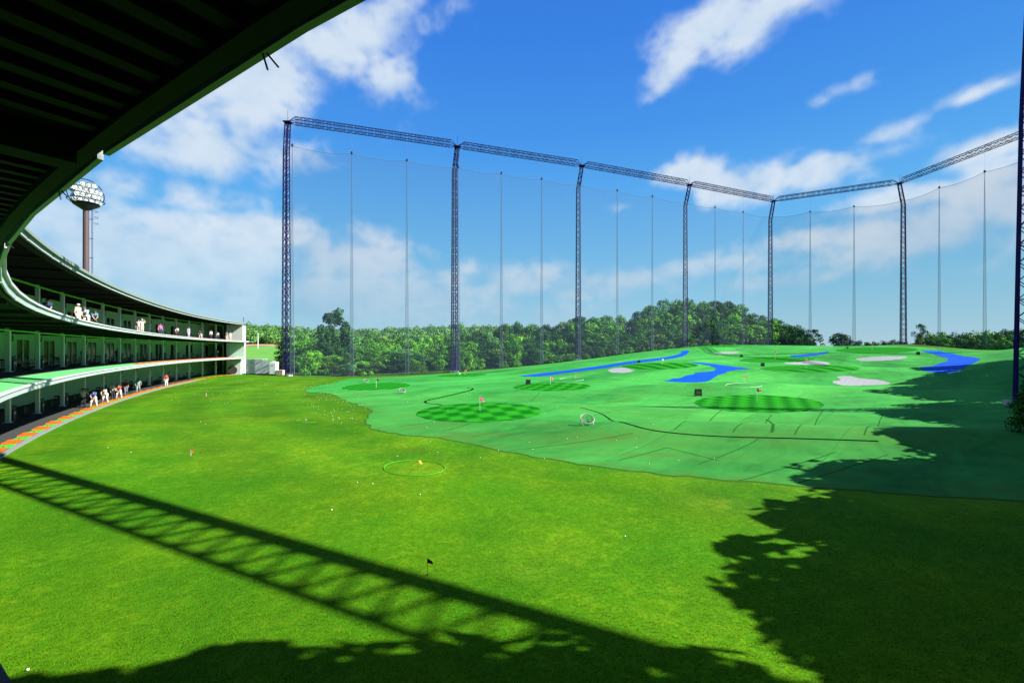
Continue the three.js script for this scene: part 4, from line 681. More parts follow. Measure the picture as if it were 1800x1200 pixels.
// ------------------------------------------------------------------ trees
const barkMat = new THREE.MeshStandardMaterial({ map: wear(0.13, 0.105, 0.075, 0.6), roughness: 0.95 });
const leafMats = [['mid', 0.080, 0.29, 0.010], ['light', 0.150, 0.47, 0.016], ['dark', 0.026, 0.118, 0.010], ['bluish', 0.10, 0.32, 0.07], ['olive', 0.105, 0.25, 0.012], ['pale', 0.20, 0.42, 0.045]].reduce((o, [k, r, g, b]) => (o[k] = new THREE.MeshPhysicalMaterial({ color: C(r * 0.8, g * 0.8, b * 0.8), vertexColors: true, roughness: 0.9, specularIntensity: 0.3, side: THREE.DoubleSide }), o), {});
function foliage(clumps, n, size, shade = 0.35) {      // leaf tufts spread through clumps [x, y, z, radius, tone]
  const pos = [], nor = [], col = [], tot = clumps.reduce((s, c) => s + c[3] ** 2, 0);
  for (const [cx, cy, cz, R, tone] of clumps) {
    const m = Math.round(n * R * R / tot);
    for (let i = 0; i < m; i++) {
      const u = rnd() * 2 - 1, a = rnd() * 6.2832, q = Math.sqrt(1 - u * u), d = new THREE.Vector3(q * Math.cos(a), u, q * Math.sin(a));
      if (d.y < -0.3 && rnd() < 0.5) d.y *= -1;
      const r = R * (0.62 + 0.46 * rnd() ** 0.8), p = new THREE.Vector3(cx, cy, cz).addScaledVector(d, r); p.y -= R * 0.1 * rnd();
      const nn = d.clone().multiplyScalar(0.9).add(new THREE.Vector3(rr(-0.7, 0.7), rr(-0.3, 0.8), rr(-0.7, 0.7))).normalize();
      const t = new THREE.Vector3(rr(-1, 1), rr(-1, 1), rr(-1, 1)).cross(nn).normalize(), b = nn.clone().cross(t), s = size * rr(0.6, 1.3), w = s * rr(0.5, 0.8);
      const A = p.clone().addScaledVector(t, -s), D = p.clone().addScaledVector(t, s), Bq = p.clone().addScaledVector(b, w).addScaledVector(nn, s * 0.22), E2 = p.clone().addScaledVector(b, -w).addScaledVector(nn, -s * 0.12);
      const sn = nn.clone().lerp(d, 0.35).normalize(), k = tone * (1 + rr(-shade, shade));
      for (const v of [A, E2, Bq, Bq, E2, D]) { pos.push(v.x, v.y, v.z); nor.push(sn.x, sn.y, sn.z); col.push(k * rr(0.92, 1.15), k, k * 0.9); }
    }
  }
  const g = new THREE.BufferGeometry(); g.setAttribute('position', new THREE.Float32BufferAttribute(pos, 3)); g.setAttribute('normal', new THREE.Float32BufferAttribute(nor, 3)); g.setAttribute('color', new THREE.Float32BufferAttribute(col, 3)); return g;
}
function trunkGeo(h, r, limbs, spread) {
  const list = [new THREE.CylinderGeometry(r * 0.45, r, h * 0.75, 8, 3).translate(0, h * 0.375, 0), new THREE.CylinderGeometry(r, r * 1.5, h * 0.06, 8).translate(0, h * 0.03, 0)];
  for (let k = 0; k < limbs; k++) { const a = k / limbs * 6.283 + rr(-0.4, 0.4), y = h * rr(0.35, 0.65), L = spread * rr(0.6, 1); const A = new THREE.Vector3(0, y, 0), Bv = new THREE.Vector3(Math.cos(a) * L, y + h * rr(0.12, 0.3), Math.sin(a) * L), d = Bv.clone().sub(A), g = new THREE.CylinderGeometry(r * 0.12, r * 0.38, d.length(), 6); g.applyQuaternion(new THREE.Quaternion().setFromUnitVectors(UP, d.clone().normalize())); const m = A.add(Bv).multiplyScalar(0.5); g.translate(m.x, m.y, m.z); list.push(g); }
  return merge(list);
}
// crowns for a tree ten metres high
function crown(kind) {
  const c = [];
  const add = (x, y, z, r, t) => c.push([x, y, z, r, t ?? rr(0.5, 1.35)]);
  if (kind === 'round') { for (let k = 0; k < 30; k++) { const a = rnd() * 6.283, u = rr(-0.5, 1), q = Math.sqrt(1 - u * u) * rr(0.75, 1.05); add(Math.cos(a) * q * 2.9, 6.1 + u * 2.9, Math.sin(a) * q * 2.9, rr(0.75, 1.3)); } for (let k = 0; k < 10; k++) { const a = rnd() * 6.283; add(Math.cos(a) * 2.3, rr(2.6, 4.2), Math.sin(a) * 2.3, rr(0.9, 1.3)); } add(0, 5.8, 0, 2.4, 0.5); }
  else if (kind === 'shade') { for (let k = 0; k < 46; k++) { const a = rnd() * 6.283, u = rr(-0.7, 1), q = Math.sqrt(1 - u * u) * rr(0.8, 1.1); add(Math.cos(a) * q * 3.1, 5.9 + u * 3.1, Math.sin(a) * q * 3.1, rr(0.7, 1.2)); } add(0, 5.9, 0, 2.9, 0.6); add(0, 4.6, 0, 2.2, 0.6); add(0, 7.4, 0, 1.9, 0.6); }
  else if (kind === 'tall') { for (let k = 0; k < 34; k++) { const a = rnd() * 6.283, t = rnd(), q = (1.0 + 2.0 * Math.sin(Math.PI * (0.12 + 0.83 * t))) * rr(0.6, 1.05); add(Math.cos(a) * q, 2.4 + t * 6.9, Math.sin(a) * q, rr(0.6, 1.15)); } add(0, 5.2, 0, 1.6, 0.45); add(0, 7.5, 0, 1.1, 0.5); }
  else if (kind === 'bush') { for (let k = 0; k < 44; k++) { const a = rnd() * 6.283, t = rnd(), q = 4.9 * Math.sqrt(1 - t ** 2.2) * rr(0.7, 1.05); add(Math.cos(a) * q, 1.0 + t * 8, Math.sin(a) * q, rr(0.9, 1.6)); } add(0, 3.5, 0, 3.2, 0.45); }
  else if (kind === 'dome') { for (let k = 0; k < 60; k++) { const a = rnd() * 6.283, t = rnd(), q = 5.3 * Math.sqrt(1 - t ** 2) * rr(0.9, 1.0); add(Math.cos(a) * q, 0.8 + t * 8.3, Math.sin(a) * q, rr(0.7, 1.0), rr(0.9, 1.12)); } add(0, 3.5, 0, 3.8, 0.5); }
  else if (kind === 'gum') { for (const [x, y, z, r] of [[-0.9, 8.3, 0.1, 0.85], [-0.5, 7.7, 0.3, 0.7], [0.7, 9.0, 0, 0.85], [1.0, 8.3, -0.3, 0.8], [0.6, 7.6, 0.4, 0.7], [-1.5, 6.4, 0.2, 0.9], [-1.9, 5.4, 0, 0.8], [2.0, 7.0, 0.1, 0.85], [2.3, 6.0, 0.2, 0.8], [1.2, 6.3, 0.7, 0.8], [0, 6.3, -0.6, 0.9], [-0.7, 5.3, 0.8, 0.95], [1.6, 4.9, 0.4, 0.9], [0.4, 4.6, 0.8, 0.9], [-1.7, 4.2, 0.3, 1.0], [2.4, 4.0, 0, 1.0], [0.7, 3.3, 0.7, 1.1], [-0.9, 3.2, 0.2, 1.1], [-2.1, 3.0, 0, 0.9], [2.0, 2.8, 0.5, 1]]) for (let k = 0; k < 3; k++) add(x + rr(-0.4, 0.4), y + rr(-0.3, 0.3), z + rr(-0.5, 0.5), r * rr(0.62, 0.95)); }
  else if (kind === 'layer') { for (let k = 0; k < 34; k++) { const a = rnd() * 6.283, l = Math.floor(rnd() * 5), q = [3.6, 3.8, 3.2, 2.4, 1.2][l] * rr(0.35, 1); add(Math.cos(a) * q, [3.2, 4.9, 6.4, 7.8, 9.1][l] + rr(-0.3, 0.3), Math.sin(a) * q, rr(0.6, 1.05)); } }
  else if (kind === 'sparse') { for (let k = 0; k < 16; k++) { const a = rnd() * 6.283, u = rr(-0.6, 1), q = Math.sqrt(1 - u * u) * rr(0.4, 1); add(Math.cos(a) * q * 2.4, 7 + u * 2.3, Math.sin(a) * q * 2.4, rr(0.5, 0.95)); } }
  return c;
}
const protos = {};
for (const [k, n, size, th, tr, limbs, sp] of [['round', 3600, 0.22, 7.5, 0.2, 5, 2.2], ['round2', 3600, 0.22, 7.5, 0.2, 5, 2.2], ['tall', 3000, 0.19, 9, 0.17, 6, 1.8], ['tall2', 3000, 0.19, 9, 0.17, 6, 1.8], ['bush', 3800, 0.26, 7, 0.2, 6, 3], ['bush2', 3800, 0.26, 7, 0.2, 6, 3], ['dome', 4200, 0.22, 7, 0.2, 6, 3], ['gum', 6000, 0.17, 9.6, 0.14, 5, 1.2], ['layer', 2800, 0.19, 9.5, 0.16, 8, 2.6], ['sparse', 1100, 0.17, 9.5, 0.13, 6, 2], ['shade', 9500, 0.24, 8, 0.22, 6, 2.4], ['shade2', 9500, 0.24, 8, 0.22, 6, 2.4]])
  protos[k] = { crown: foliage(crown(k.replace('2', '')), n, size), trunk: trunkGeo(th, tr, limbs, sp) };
const treeProto = {};
function tree(kind, mat, x, z, h, wide, label, group, turn = rnd() * 6.283, sink = 0) {
  const y = height(x, z) - sink, pos = P(x, y, z), nm = ['bush', 'bush2', 'dome'].includes(kind) ? 'bush' : 'tree', key = kind + mat;
  let t = treeProto[key];
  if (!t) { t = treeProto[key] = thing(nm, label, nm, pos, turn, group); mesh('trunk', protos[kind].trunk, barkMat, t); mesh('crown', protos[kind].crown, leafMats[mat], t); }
  else { t = dup(t, nm, pos, turn, label); if (group) t.userData.group = group; else delete t.userData.group; }
  t.scale.set(h / 10 * wide, h / 10, h / 10 * wide); return t;
}
const interp = (list, x) => { let k = 0; while (k < list.length - 2 && x > list[k + 1][0]) k++; const [a, b] = [list[k], list[k + 1]], t = clamp((x - a[0]) / (b[0] - a[0])); return a[1] + (b[1] - a[1]) * t; };
const topAt = (px, py, z) => (HY - py) / F * z;
{
  // single trees that stand out
  const solo = (px, z, topPy, kind, mat, wide, label, sink = 0) => { const x = (px - 900) / F * z; return tree(kind, mat, x, z, topAt(px, topPy, z) - height(x, z) + sink, wide, label, null, rnd() * 6, sink); };
  solo(584, 121, 540, 'gum', 'dark', 1.0, 'tallest dark tree of the left wood, its crown in separate clumps above the skyline');
  solo(548, 106, 616, 'bush', 'light', 1.25, 'wide bright green bush right beside the leftmost net tower');
  solo(741, 110, 631, 'dome', 'pale', 0.72, 'pale yellow green dome shaped bush left of the second net tower');
  solo(822, 113, 617, 'bush2', 'light', 0.7, 'light green rounded bush just right of the second net tower');
  solo(902, 122, 588, 'round', 'light', 0.82, 'light green round tree at the wood edge between second and third towers');
  solo(612, 113, 604, 'tall', 'bluish', 1.05, 'greyish green tree with thin pale trunk right below the tallest tree');
  solo(655, 112, 612, 'tall2', 'light', 1.1, 'bright green upright tree right of the greyish one in the left wood');
  solo(1232, 142, 588, 'sparse', 'bluish', 0.9, 'small pale bluish tree at the foot of the fourth net tower');
  solo(1617, 136, 568, 'sparse', 'dark', 0.8, 'dark slim round headed tree on the ridge right of the sixth tower');
  solo(1428, 146, 578, 'layer', 'dark', 1.0, 'dark spreading tree on the skyline left of the open gap in the ridge', 1);
  solo(1478, 146, 585, 'round2', 'dark', 1.15, 'dark low round tree in the open gap of the ridge', 1);
  solo(1400, 153, 572, 'bush', 'dark', 0.8, 'dark rounded tree at the right foot of the wooded hill');
  // the wood behind the nets
  const sky = [[505, 592], [540, 586], [620, 588], [700, 588], [780, 590], [815, 583], [860, 575], [900, 569], [960, 566], [1010, 556], [1060, 551], [1110, 548], [1140, 537], [1165, 525], [1200, 522], [1250, 526], [1300, 534], [1345, 552], [1385, 572], [1420, 590]];
  const foot = [[505, 664], [640, 662], [800, 656], [900, 648], [1018, 634], [1110, 622], [1206, 609], [1300, 606], [1420, 606]], z0 = [[505, 104], [800, 116], [1018, 128], [1206, 143], [1420, 152]];
  const kinds = ['round', 'round2', 'round', 'round2', 'bush', 'bush2', 'bush', 'bush2'], names = { l: 'leafy green tree in the wood between the first and second net towers', m: 'broadleaf tree in the dark wood between the second and fourth net towers', h: 'broadleaf tree on the wooded hill behind the fourth and fifth net towers', u: 'leafy bush filling the edge of the wood along the turf' };
  for (let r = 0; r < 5; r++) for (let px = 512 + (r % 2) * 14; px < 1415; px += rr(19, 31)) {
    if (r === 0 && px > 1290) continue;
    const z = interp(z0, px) + r * (px < 800 ? 9 : 9.5) + rr(-2, 2), sk = interp(sky, px), ft = interp(foot, px), x = (px - 900) / F * z, g = height(x, z);
    const f = [0.36, 0.56, 0.73, 0.88, 1.0][r] + rr(-0.08, 0.04), py = ft + (sk - ft) * f;
    let h = topAt(px, py, z) - g, sink = 0; if (h < 3) continue; if (h > 13) { sink = -(h - 12); h = 12; }
    const zone = px < 800 ? 'l' : px < 1130 ? 'm' : 'h', kind = r === 0 ? ['bush', 'bush2', 'round', 'tall'][Math.floor(rnd() * 4)] : kinds[Math.floor(rnd() * kinds.length)];
    const q = rnd(), mat = px < 800 ? (q < 0.34 ? 'light' : q < 0.66 ? 'mid' : q < 0.8 ? 'bluish' : q < 0.9 ? 'olive' : 'dark') : (q < 0.36 ? 'mid' : q < 0.68 ? 'dark' : q < 0.82 ? 'olive' : q < 0.94 ? 'light' : 'bluish');
    const wide = (kind.startsWith('bush') ? 0.72 : 1.25) * rr(0.85, 1.5) * clamp(9 / h, 0.8, 1.5), u = r === 0 && kind.startsWith('bush');
    tree(kind, mat, x, z, h, wide, u ? names.u : names[zone], u ? 'bushes along the foot of the wood' : { l: 'trees of the left wood', m: 'trees of the middle wood', h: 'trees of the wooded hill' }[zone], undefined, sink);
  }
  for (let k = 0; k < 34; k++) { const px = rr(880, 1290), z = interp(z0, px) - rr(1, 4), x = (px - 900) / F * z; tree('bush' + (k % 2 ? '2' : ''), k % 3 ? 'light' : 'mid', x, z, rr(1.2, 2.6), rr(0.9, 1.3), 'small low shrub in the rough strip between the turf and the wood', 'low shrubs of the rough strip'); }
  // the far right band and the low bushes of the gap
  for (let r = 0; r < 3; r++) for (let px = 1612 + r * 9; px < 1840; px += rr(22, 30)) { const z = 132 - (px - 1600) * 0.06 + r * 7, x = (px - 900) / F * z, sk = interp([[1600, 592], [1640, 584], [1680, 580], [1740, 582], [1790, 579], [1850, 578]], px), h = topAt(px, sk + (2 - r) * 6 + rr(-2, 3), z) - height(x, z); if (h > 2) tree(['bush', 'bush2', 'round', 'round2'][Math.floor(rnd() * 4)], ['dark', 'mid', 'olive'][Math.floor(rnd() * 3)], x, z, h, rr(0.8, 1.05) * clamp(6 / h, 0.8, 1.4), 'rounded dark tree of the band right of the sixth net tower', 'trees of the right band'); }
  for (let px = 1500; px < 1606; px += rr(12, 17)) { const z = 140 + rr(-2, 2), x = (px - 900) / F * z, h = topAt(px, rr(594, 599), z) - height(x, z) + 1.2; tree('bush2', 'dark', x, z, Math.max(1.5, h), 0.9, 'low dark bush on the ridge under the open sky left of the sixth tower', 'low bushes of the ridge gap', undefined, 1.2); }
  // shade trees on the right bank and by the building
  let q = 0;
  for (const [x, z, h, wide, kind] of [[30.2, 8.2, 17.5, 1.1, 'shade'], [36, 15, 16.5, 1.2, 'shade2'], [32.5, 4.5, 17, 1.1, 'shade2'], [19.4, -0.3, 24, 0.7, 'shade'], [35, 8.5, 18, 1.2, 'shade2'], [41, 4, 18, 1.3, 'shade'], [41, 24, 14.5, 1.1, 'shade2'], [46.5, 22, 15.5, 1.2, 'shade'], [53, 34, 14.5, 1.15, 'shade2'], [64, 45, 15, 1.2, 'shade'], [60, 30, 18, 1.2, 'shade'], [76, 53, 15, 1.2, 'shade2'], [85, 63, 15, 1.1, 'shade'], [90, 52, 17, 1.2, 'shade2'], [98, 72, 14, 1.1, 'shade'], [20, -14, 17, 1.2, 'shade2'], [43, 15, 17, 1.2, 'shade2'], [34, -3, 19, 1.2, 'shade2'], [52, 12, 18, 1.2, 'shade'], [28, 2.5, 16, 0.9, 'shade2'], [27.8, 5.4, 16.5, 0.9, 'shade'], [20.5, -1.0, 17.5, 0.9, 'shade2']])
    tree(kind, ['mid', 'dark'][q++ % 2], x, z, h, wide, 'tall broadleaf shade tree on the bank beyond the right edge of the view', 'shade trees of the right bank');
  for (const [x, z, h] of [[28.6, 24.2, 3.3], [29.5, 25.2, 3.0], [27.3, 22.2, 2.4], [31, 24, 3.6]]) tree('bush', 'dark', x, z, h, 0.8, 'dark bush added at the right edge in place of black shade', 'bushes added in place of shade at the right edge');  // bushes added to fill the black shade at the right edge
}
// the far left country: meadow, bare field, wooded hills
const fieldMat = (r, g, b) => new THREE.MeshStandardMaterial({ map: dataTex(256, 256, (i, j) => { const k = 1 + 0.5 * fbm(i * 0.02, j * 0.06, 4) + 0.15 * (rnd() - 0.5); return [r * k, g * k, b * k]; }, true), roughness: 1 });
{
  const sheet = (name, x0, x1, za, zb, m, label, lift) => { const pos = [], uv = [], idx = [], n = 40; for (let j = 0; j <= n; j++) for (let i = 0; i <= n; i++) { const z = za + (zb - za) * j / n + 3 * nz(i * 0.3, j), x = x0 + (x1 - x0) * i / n + 4 * nz(j * 0.4, i + 9); const v = P(x, height(x, z) + lift, z); pos.push(v.x, v.y, v.z); uv.push(x / 30, z / 30); } for (let j = 0; j < n; j++) for (let i = 0; i < n; i++) { const a = j * (n + 1) + i; idx.push(a, a + 1, a + n + 1, a + 1, a + n + 2, a + n + 1); } const g = new THREE.BufferGeometry(); g.setIndex(idx); g.setAttribute('position', new THREE.Float32BufferAttribute(pos, 3)); g.setAttribute('uv', new THREE.Float32BufferAttribute(uv, 2)); g.computeVertexNormals(); structure(tag(mesh(name, g, m), label, 'field')); };
  sheet('meadow', -200, -40, 140, 262, fieldMat(0.07, 0.23, 0.012), 'bright green meadow beyond the grey enclosure left of the first tower', 0.7);
  sheet('bare_field', -230, -95, 264, 300, fieldMat(0.30, 0.19, 0.10), 'brown bare field behind the green meadow at the far left', 0.7);
  const far = foliage([[0, 0.9, 0, 1.9, 1], [1, 1.9, 0.2, 1.1, 1.2], [-1.1, 1.6, -0.3, 1.1, 0.8], [0.2, 2.5, 0.5, 1, 1.1], [-0.3, 1.8, 1.1, 1.1, 0.9], [0.6, 1.4, -1.2, 1, 1]], 620, 0.2, 0.4), w = new THREE.InstancedMesh(far, new THREE.MeshStandardMaterial({ color: C(0.06, 0.175, 0.035), vertexColors: true, roughness: 0.95, side: THREE.DoubleSide }), 2600), m4 = new THREE.Matrix4(), qn = new THREE.Quaternion();
  for (let k = 0; k < 2600; k++) { let x, z; do { z = rr(285, 560); x = rr(-0.75, 0.12) * z; } while (z < 300 && x < -85); const s = rr(1.3, 2.6) * (1 + 0.9 * Math.max(0, fbm(x * 0.03, z * 0.03, 3))); m4.compose(P(x, height(x, z) - 0.5, z), qn.setFromAxisAngle(UP, rnd() * 6), new THREE.Vector3(s, s * rr(0.8, 1.15), s)); w.setMatrixAt(k, m4); const t = rnd(); w.setColorAt(k, new THREE.Color().setRGB(0.8 + 0.7 * t, 0.85 + 0.5 * t, 0.9 + 0.5 * t)); }
  w.name = 'distant_wood'; w.castShadow = w.receiveShadow = true; scene.add(w); tag(w, 'distant wooded hills along the skyline at the left', 'wood'); w.userData.kind = 'stuff';
  let up; for (const [px, y0, y1, z, l] of [[453, 604, 585, 240, 'slim white pole left of the first tower, beyond the bare field'], [542.5, 604, 596, 250, 'short white pole right of the first tower'], [788, 600, 591, 200, 'short white pole left of the second tower above the trees']]) { const x = (px - 900) / F * z, b = height(x, z), p = P(x, b, z), h = topAt(px, y1, z) - b; up = thing('utility_pole', l, 'pole', p); mesh('pole', new THREE.CylinderGeometry(0.16, 0.2, h, 8).translate(0, h / 2, 0), M.white, up); mesh('crossarm', box(1.1, 0.14, 0.14, 0, h - 0.5, 0), M.white, up); }
}

// ------------------------------------------------------------------ small things on the grass and the turf
{
  const yard = (px, py, hpx, txt, label) => {
    const p = ground(px, py), z = -p.z, h = hpx / F * z, w = h * 0.92, t = thing('distance_board', label, 'sign', p, Math.atan2(-p.x, z) * -1 * -1 * 0.35 + 0.1);
    const m = txt ? new THREE.MeshStandardMaterial({ map: canvasTex(256, 256, (g, W, H) => { g.fillStyle = '#14170c'; g.fillRect(0, 0, W, H); g.strokeStyle = '#2c3210'; g.lineWidth = 8; g.strokeRect(14, 14, W - 28, H - 28); g.fillStyle = '#5c6a1c'; g.font = 'bold 150px sans-serif'; g.textAlign = 'center'; g.textBaseline = 'middle'; g.fillText(txt, W / 2, H / 2 + 6); }), roughness: 0.6 }) : M.dark;
    const face = mesh('panel', box(w, h * 0.9, 0.04, 0, h * 0.55, 0), M.dark, t); face.rotation.x = -0.08;
    if (txt) { const f = mesh('print', new THREE.PlaneGeometry(w * 0.94, h * 0.84).translate(0, h * 0.55, 0.0235), m, face); }
    mesh('prop_leg', bar(new THREE.Vector3(w * 0.42, h * 0.95, -0.05), new THREE.Vector3(w * 0.46, 0, -0.5), 0.03), M.dark, t); mesh('prop_leg', bar(new THREE.Vector3(-w * 0.42, h * 0.95, -0.05), new THREE.Vector3(-w * 0.44, 0, -0.5), 0.03), M.dark, t); mesh('foot', merge([box(0.06, h * 0.12, 0.06, -w * 0.45, h * 0.06, 0), box(0.06, h * 0.12, 0.06, w * 0.45, h * 0.06, 0)]), M.dark, t);
  };
  yard(1228, 697, 13.5, '50', 'black distance board reading 50 left of the large checkered green'); yard(928.5, 676, 9, '', 'small black board at the left end of the second checkered green'); yard(1123.5, 638, 5, '', 'tiny black board beside the long blue strip'); yard(1304, 628, 5, '', 'tiny black board right of the flat mound'); yard(1341.5, 644.5, 7, '', 'black board between the forked blue patch and the striped greens'); yard(1615, 624, 6, '', 'black board left of the wide bent blue patch'); yard(1490.5, 612.5, 3.2, '', 'tiniest black board under the ridge gap');
  const flag = (px, py, hpx, color, size, label, poleCol) => {
    const p = ground(px, py), z = -p.z, h = hpx / F * z, t = thing('pin_flag', label, 'flag', p, rr(-0.3, 0.3)), r = clamp(z * 0.0003, 0.006, 0.018);
    mesh('pole', bar(new THREE.Vector3(0, 0, 0), new THREE.Vector3(0, h, 0), r, 6), poleCol || M.white, t);
    const s = size / F * z, g = new THREE.PlaneGeometry(s, s * 0.75, 8, 4), q = g.attributes.position; for (let k = 0; k < q.count; k++) { const u = q.getX(k) / s + 0.5, v = q.getY(k) / (s * 0.75); q.setXYZ(k, u * s * 0.9, h - s * 0.4 + v * s * 0.75 * (1 - 0.45 * u) - u * u * s * 0.35, Math.sin(u * 5 + v * 2) * s * 0.12 * u); } g.computeVertexNormals();
    mesh('cloth', g, std(new THREE.Color(color), 0.8, { side: THREE.DoubleSide }), t); mesh('cup', new THREE.CylinderGeometry(r * 3, r * 3, 0.02, 12).translate(0, 0.01 + (z > 30 ? 0.03 : 0), 0), M.dark, t);
  };
  flag(335, 802, 11, '#e8203a', 5, 'small red flag alone on the lawn before the left tees'); flag(362, 697, 6.5, '#a02018', 3.5, 'tiny dark red flag on the lawn near the far tees'); flag(751, 1011, 30, '#3a1014', 11, 'dark maroon flag standing on the wide beam shadow in the foreground', M.dark); flag(734.5, 825, 17, '#f0c040', 8, 'yellow flag inside the green ring on the lawn', M.dark); flag(843.5, 723, 25, '#e0407c', 9, 'pink flag on the nearest checkered green'); flag(661, 682, 17, '#5a1420', 5.5, 'dark red flag on the far left oval green'); flag(817, 659, 10, '#d06060', 4, 'pale red flag near the foot of the second net tower'); flag(807, 659.5, 4.5, '#e8e8e8', 2.5, 'tiny white flag right beside the second net tower'); flag(967.5, 677, 15, '#f04878', 6, 'pink flag on the second checkered green'); flag(1012, 666.5, 12, '#d06048', 4, 'small red flag in the small white ring behind the second checkered green'); flag(1309.5, 675.5, 16.5, '#d02020', 5.5, 'bright red flag in the white ring behind the large checkered green'); flag(1331, 708, 26, '#e06070', 8, 'pale red flag on the large checkered green'); flag(1164, 642, 12, '#f0e8e0', 4, 'white flag on the striped green above the grey bunker'); flag(1363, 632, 16, '#d04830', 4.5, 'orange red flag on the striped green right of the mound'); flag(1417, 647, 18, '#c84838', 4.5, 'red flag on the striped green before the middle bunker'); flag(1533.5, 616, 16, '#c03028', 4.5, 'red flag on the highest striped green under the ridge'); flag(536, 741, 5, '#f4f4f0', 3, 'tiny white flag in the ring at the left edge of the turf');
  const ringMat = { g: matte(C(0.05, 0.42, 0.03)), w: std(C(0.75, 0.8, 0.75), 0.6) };
  for (const [px, py, rx, ry, c, label] of [[728.5, 823.5, 54, 13.5, 'g', 'bright green ring lying round the yellow flag on the lawn'], [1308, 677.5, 32, 4, 'w', 'thin white ring round the red flag behind the large green'], [1005, 667, 21, 2.6, 'w', 'small white ring behind the second checkered green'], [537, 741, 17, 2.6, 'g', 'thin green ring at the left edge of the turf']]) {
    const n = 48, pts = Array.from({ length: n }, (_, k) => ground(px + rx * Math.cos(k / n * 6.2832), py + ry * Math.sin(k / n * 6.2832), 0.035));
    tag(mesh('target_ring', new THREE.TubeGeometry(new THREE.CatmullRomCurve3(pts, true), 120, c === 'g' ? 0.013 : 0.015, 6, true), ringMat[c]), label, 'target ring');
  }
  const basket = (px, py, wpx, label) => {
    const p = ground(px, py), z = -p.z, R = wpx / F * z / 2, t = thing('chipping_net', label, 'chipping net', p, Math.atan2(p.x, z) * -1 + 0.25), V = (x, y, q) => new THREE.Vector3(x, y, q), tilt = -0.95, y0 = R * 0.95;
    const wire = std(C(0.28, 0.30, 0.28), 0.5), netw = std(C(0.10, 0.14, 0.11), 0.8), pt = (a, r, d) => V(Math.cos(a) * r, Math.sin(a) * r, -d).applyAxisAngle(ex, tilt).add(V(0, y0, 0));
    mesh('rim', new THREE.TorusGeometry(R, 0.028, 7, 40).rotateX(tilt).translate(0, y0, 0), wire, t);
    const nt = []; for (let k = 0; k < 18; k++) { const a = k / 18 * 6.283; nt.push(bar(pt(a, R, 0), pt(a, R * 0.55, R * 0.5), 0.009, 4), bar(pt(a, R * 0.55, R * 0.5), pt(a, 0.02, R * 0.62), 0.009, 4)); } for (const [r, d] of [[0.85, 0.17], [0.7, 0.34], [0.55, 0.5], [0.3, 0.56]]) nt.push(new THREE.TorusGeometry(R * r, 0.009, 4, 30).translate(0, 0, -R * d).rotateX(tilt).translate(0, y0, 0));
    mesh('net_bag', merge(nt), netw, t);
    for (const s of [-1, 1]) { mesh('leg', bar(pt(s > 0 ? 0.1 : 3.04, R, 0), V(s * R * 0.75, 0, R * 0.5), 0.024), wire, t); mesh('leg', bar(pt(s > 0 ? 0.6 : 2.54, R, 0), V(s * R * 0.95, 0, -R * 0.7), 0.024), wire, t); }
  };
  basket(1032.5, 747, 24, 'round wire chipping net on legs beside the drain line, the nearest one'); basket(706.5, 691, 11, 'round wire chipping net left of the bent drain line'); basket(643, 672.5, 8, 'small wire chipping net behind the far left green');
  // range balls
  const ballGeo = new THREE.IcosahedronGeometry(0.0215, 1), ballMat = std(C(0.8, 0.8, 0.78), 0.35); let n = 0, first;
  const ball = (px, py, grp) => { const p = ground(px, py, 0.03), l = 'white range ball lying on the ' + grp; if (!first) { first = tag(mesh('range_ball', ballGeo, ballMat), l, 'golf ball', 'range balls on the ' + grp); first.position.copy(p); } else dup(first, 'range_ball', p, 0, l, 'range balls on the ' + grp); n++; };
  for (let k = 0; k < 70; k++) ball(585 + 60 * (rnd() + rnd() - 1) + rr(-30, 30), 705 + 40 * (rnd() + rnd() - 1), 'lawn by the turf edge');
  for (let k = 0; k < 70; k++) ball(rr(300, 560), 672 + 45 * rnd() * rnd(), 'far lawn before the tees');
  for (let k = 0; k < 9; k++) ball(rr(150, 1150), rr(730, 900), 'open lawn');
  for (let k = 0; k < 34; k++) ball(rr(660, 1300), rr(690, 808), 'turf');
  for (const [px, py] of [[48, 1179.5], [655, 851], [1099, 944], [1193, 810], [628, 849]]) ball(px, py, 'near lawn');
}

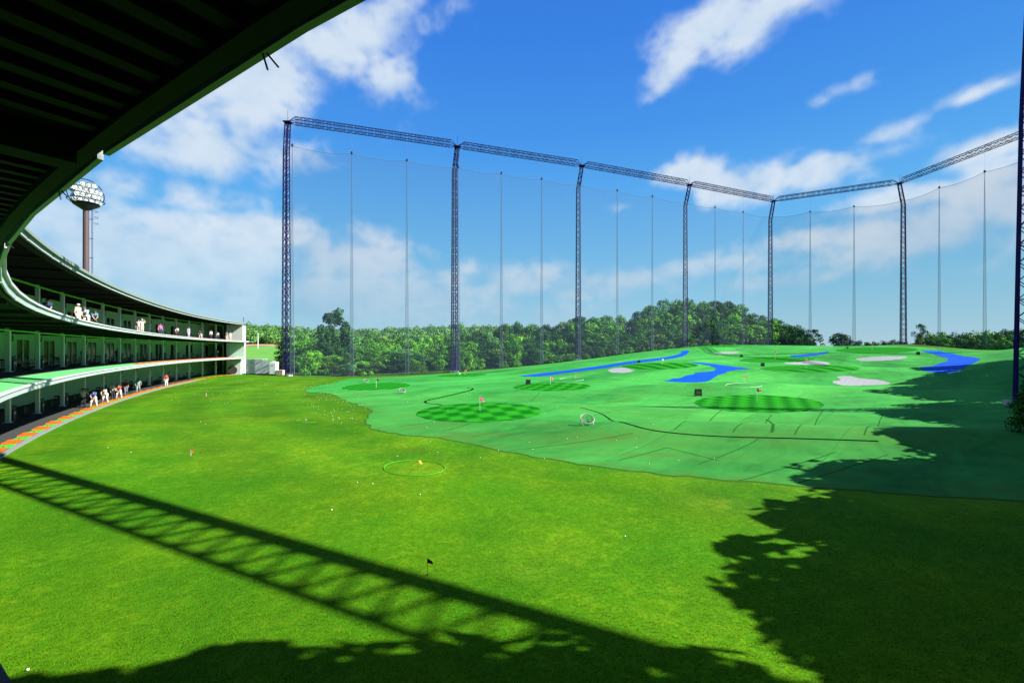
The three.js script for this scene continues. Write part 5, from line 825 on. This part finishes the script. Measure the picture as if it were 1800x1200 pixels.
// ------------------------------------------------------------------ the near side: low towers, the beam over the lawn, the dark tower at the right edge
{
  const t0 = tower([43.25, 38], 'dark near net tower at the right edge, rising behind the added bushes', 31.5, 19.5, 1.7, 1.0, -0.35);
  const H = 31 + LAWN, s0 = [-1.24, 9.94], dirn = [-0.888, 0.459], sh = 31 / Math.tan(0.645), hs = [SUN.x, -SUN.z].map((v) => v / Math.hypot(SUN.x, SUN.z)), pt = (t) => [s0[0] + hs[0] * sh + dirn[0] * t, s0[1] + hs[1] * sh + dirn[1] * t];
  const a = pt(-22), b = pt(127); tower([a[0] + 0.2, a[1]], 'low lattice tower on the near right bank that carries the beam', H, H - 5, 1.5, 1.1, 0.2); tower([b[0] - 0.2, b[1]], 'low lattice tower behind the tee building that carries the beam', H, H - 5, 1.5, 1.1, 0.2);
  const A = P(a[0], H, a[1]), Bv = P(b[0], H, b[1]), d = Bv.clone().sub(A).normalize(), side = new THREE.Vector3().crossVectors(d, UP).normalize(), len = A.distanceTo(Bv);
  if (side.z < 0) side.negate();
  const o = thing('walkway_beam', 'lattice walkway beam high over the near lawn, seen by its shadow', 'truss', A), V = (t, s, y) => d.clone().multiplyScalar(t).addScaledVector(side, s).add(new THREE.Vector3(0, y, 0));
  const gd = new THREE.BoxGeometry(0.5, 0.2, len); gd.applyQuaternion(new THREE.Quaternion().setFromUnitVectors(new THREE.Vector3(0, 0, 1), d)); const mm = V(len / 2, 0, 0); gd.translate(mm.x, mm.y, mm.z); mesh('walkway', gd, M.steel, o);
  mesh('chord', bar(V(0, 1.6, 0), V(len, 1.6, 0), 0.13, 6), M.steel, o); 
  const br = []; for (let t = 0; t < len - 1.2; t += 1.2) { br.push(bar(V(t, 1.6, 0), V(t + 0.6, 0.2, 0), 0.07, 4), bar(V(t + 0.6, 0.2, 0), V(t + 1.2, 1.6, 0), 0.07, 4), bar(V(t + 0.25, 0.2, 0.2), V(t + 0.12, 1.6, 0), 0.05, 4)); }
  mesh('bracing', merge(br), M.steel, o); mesh('cable', bar(V(0, 0.6, -1.5), V(len, 0.6, -1.5), 0.09, 5), M.steel, o);
}
// blades of the lawn close to the eye
{
  const N = 90000, bl = []; for (let k = 0; k < 4; k++) { const a = k * 1.57 + rr(-0.5, 0.5), h = rr(0.014, 0.030), x = rr(-0.02, 0.02), z = rr(-0.02, 0.02), w = 0.0035; bl.push(x - Math.cos(a) * w, 0, z - Math.sin(a) * w, x + Math.cos(a) * w, 0, z + Math.sin(a) * w, x + Math.sin(a) * h * 0.7, h, z - Math.cos(a) * h * 0.7); }
  const g = new THREE.BufferGeometry(); g.setAttribute('position', new THREE.Float32BufferAttribute(bl, 3)); g.setAttribute('normal', new THREE.Float32BufferAttribute(bl.map((_, i) => [0, 1, 0][i % 3]), 3));
  const w = new THREE.InstancedMesh(g, new THREE.MeshPhysicalMaterial({ color: C(0.070, 0.205, 0.004), roughness: 1, specularIntensity: 0.1, side: THREE.DoubleSide }), N), m4 = new THREE.Matrix4(), qn = new THREE.Quaternion(), line = []; for (let s = -33; s < 12; s += 1.5) line.push([...edge(s), ...inward(s)]);
  for (let k = 0; k < N;) { const z = 6 + 13 * rnd() ** 1.5, x = rr(-1.16, 1.16) * z; let b = null, bd = 1e9; for (const e of line) { const d = (x - e[0]) ** 2 + (z - e[1]) ** 2; if (d < bd) { bd = d; b = e; } } if ((x - b[0]) * b[2] + (z - b[1]) * b[3] > 1.9) continue; if (x > 6 && z > 15) continue; const sc = rr(0.7, 1.5); m4.compose(P(x, height(x, z), z), qn.setFromAxisAngle(UP, rnd() * 6.28), new THREE.Vector3(sc, sc * rr(0.7, 1.2), sc)); w.setMatrixAt(k, m4); const t = rnd(), c = 0.8 + 0.45 * rnd(); w.setColorAt(k, C(c * (0.6 + 0.9 * t), c, c)); k++; }
  w.name = 'grass'; w.castShadow = w.receiveShadow = true; scene.add(w); tag(w, 'short grass blades of the lawn nearest the eye', 'grass'); w.userData.kind = 'stuff';
}
renderer.render(scene, camera);
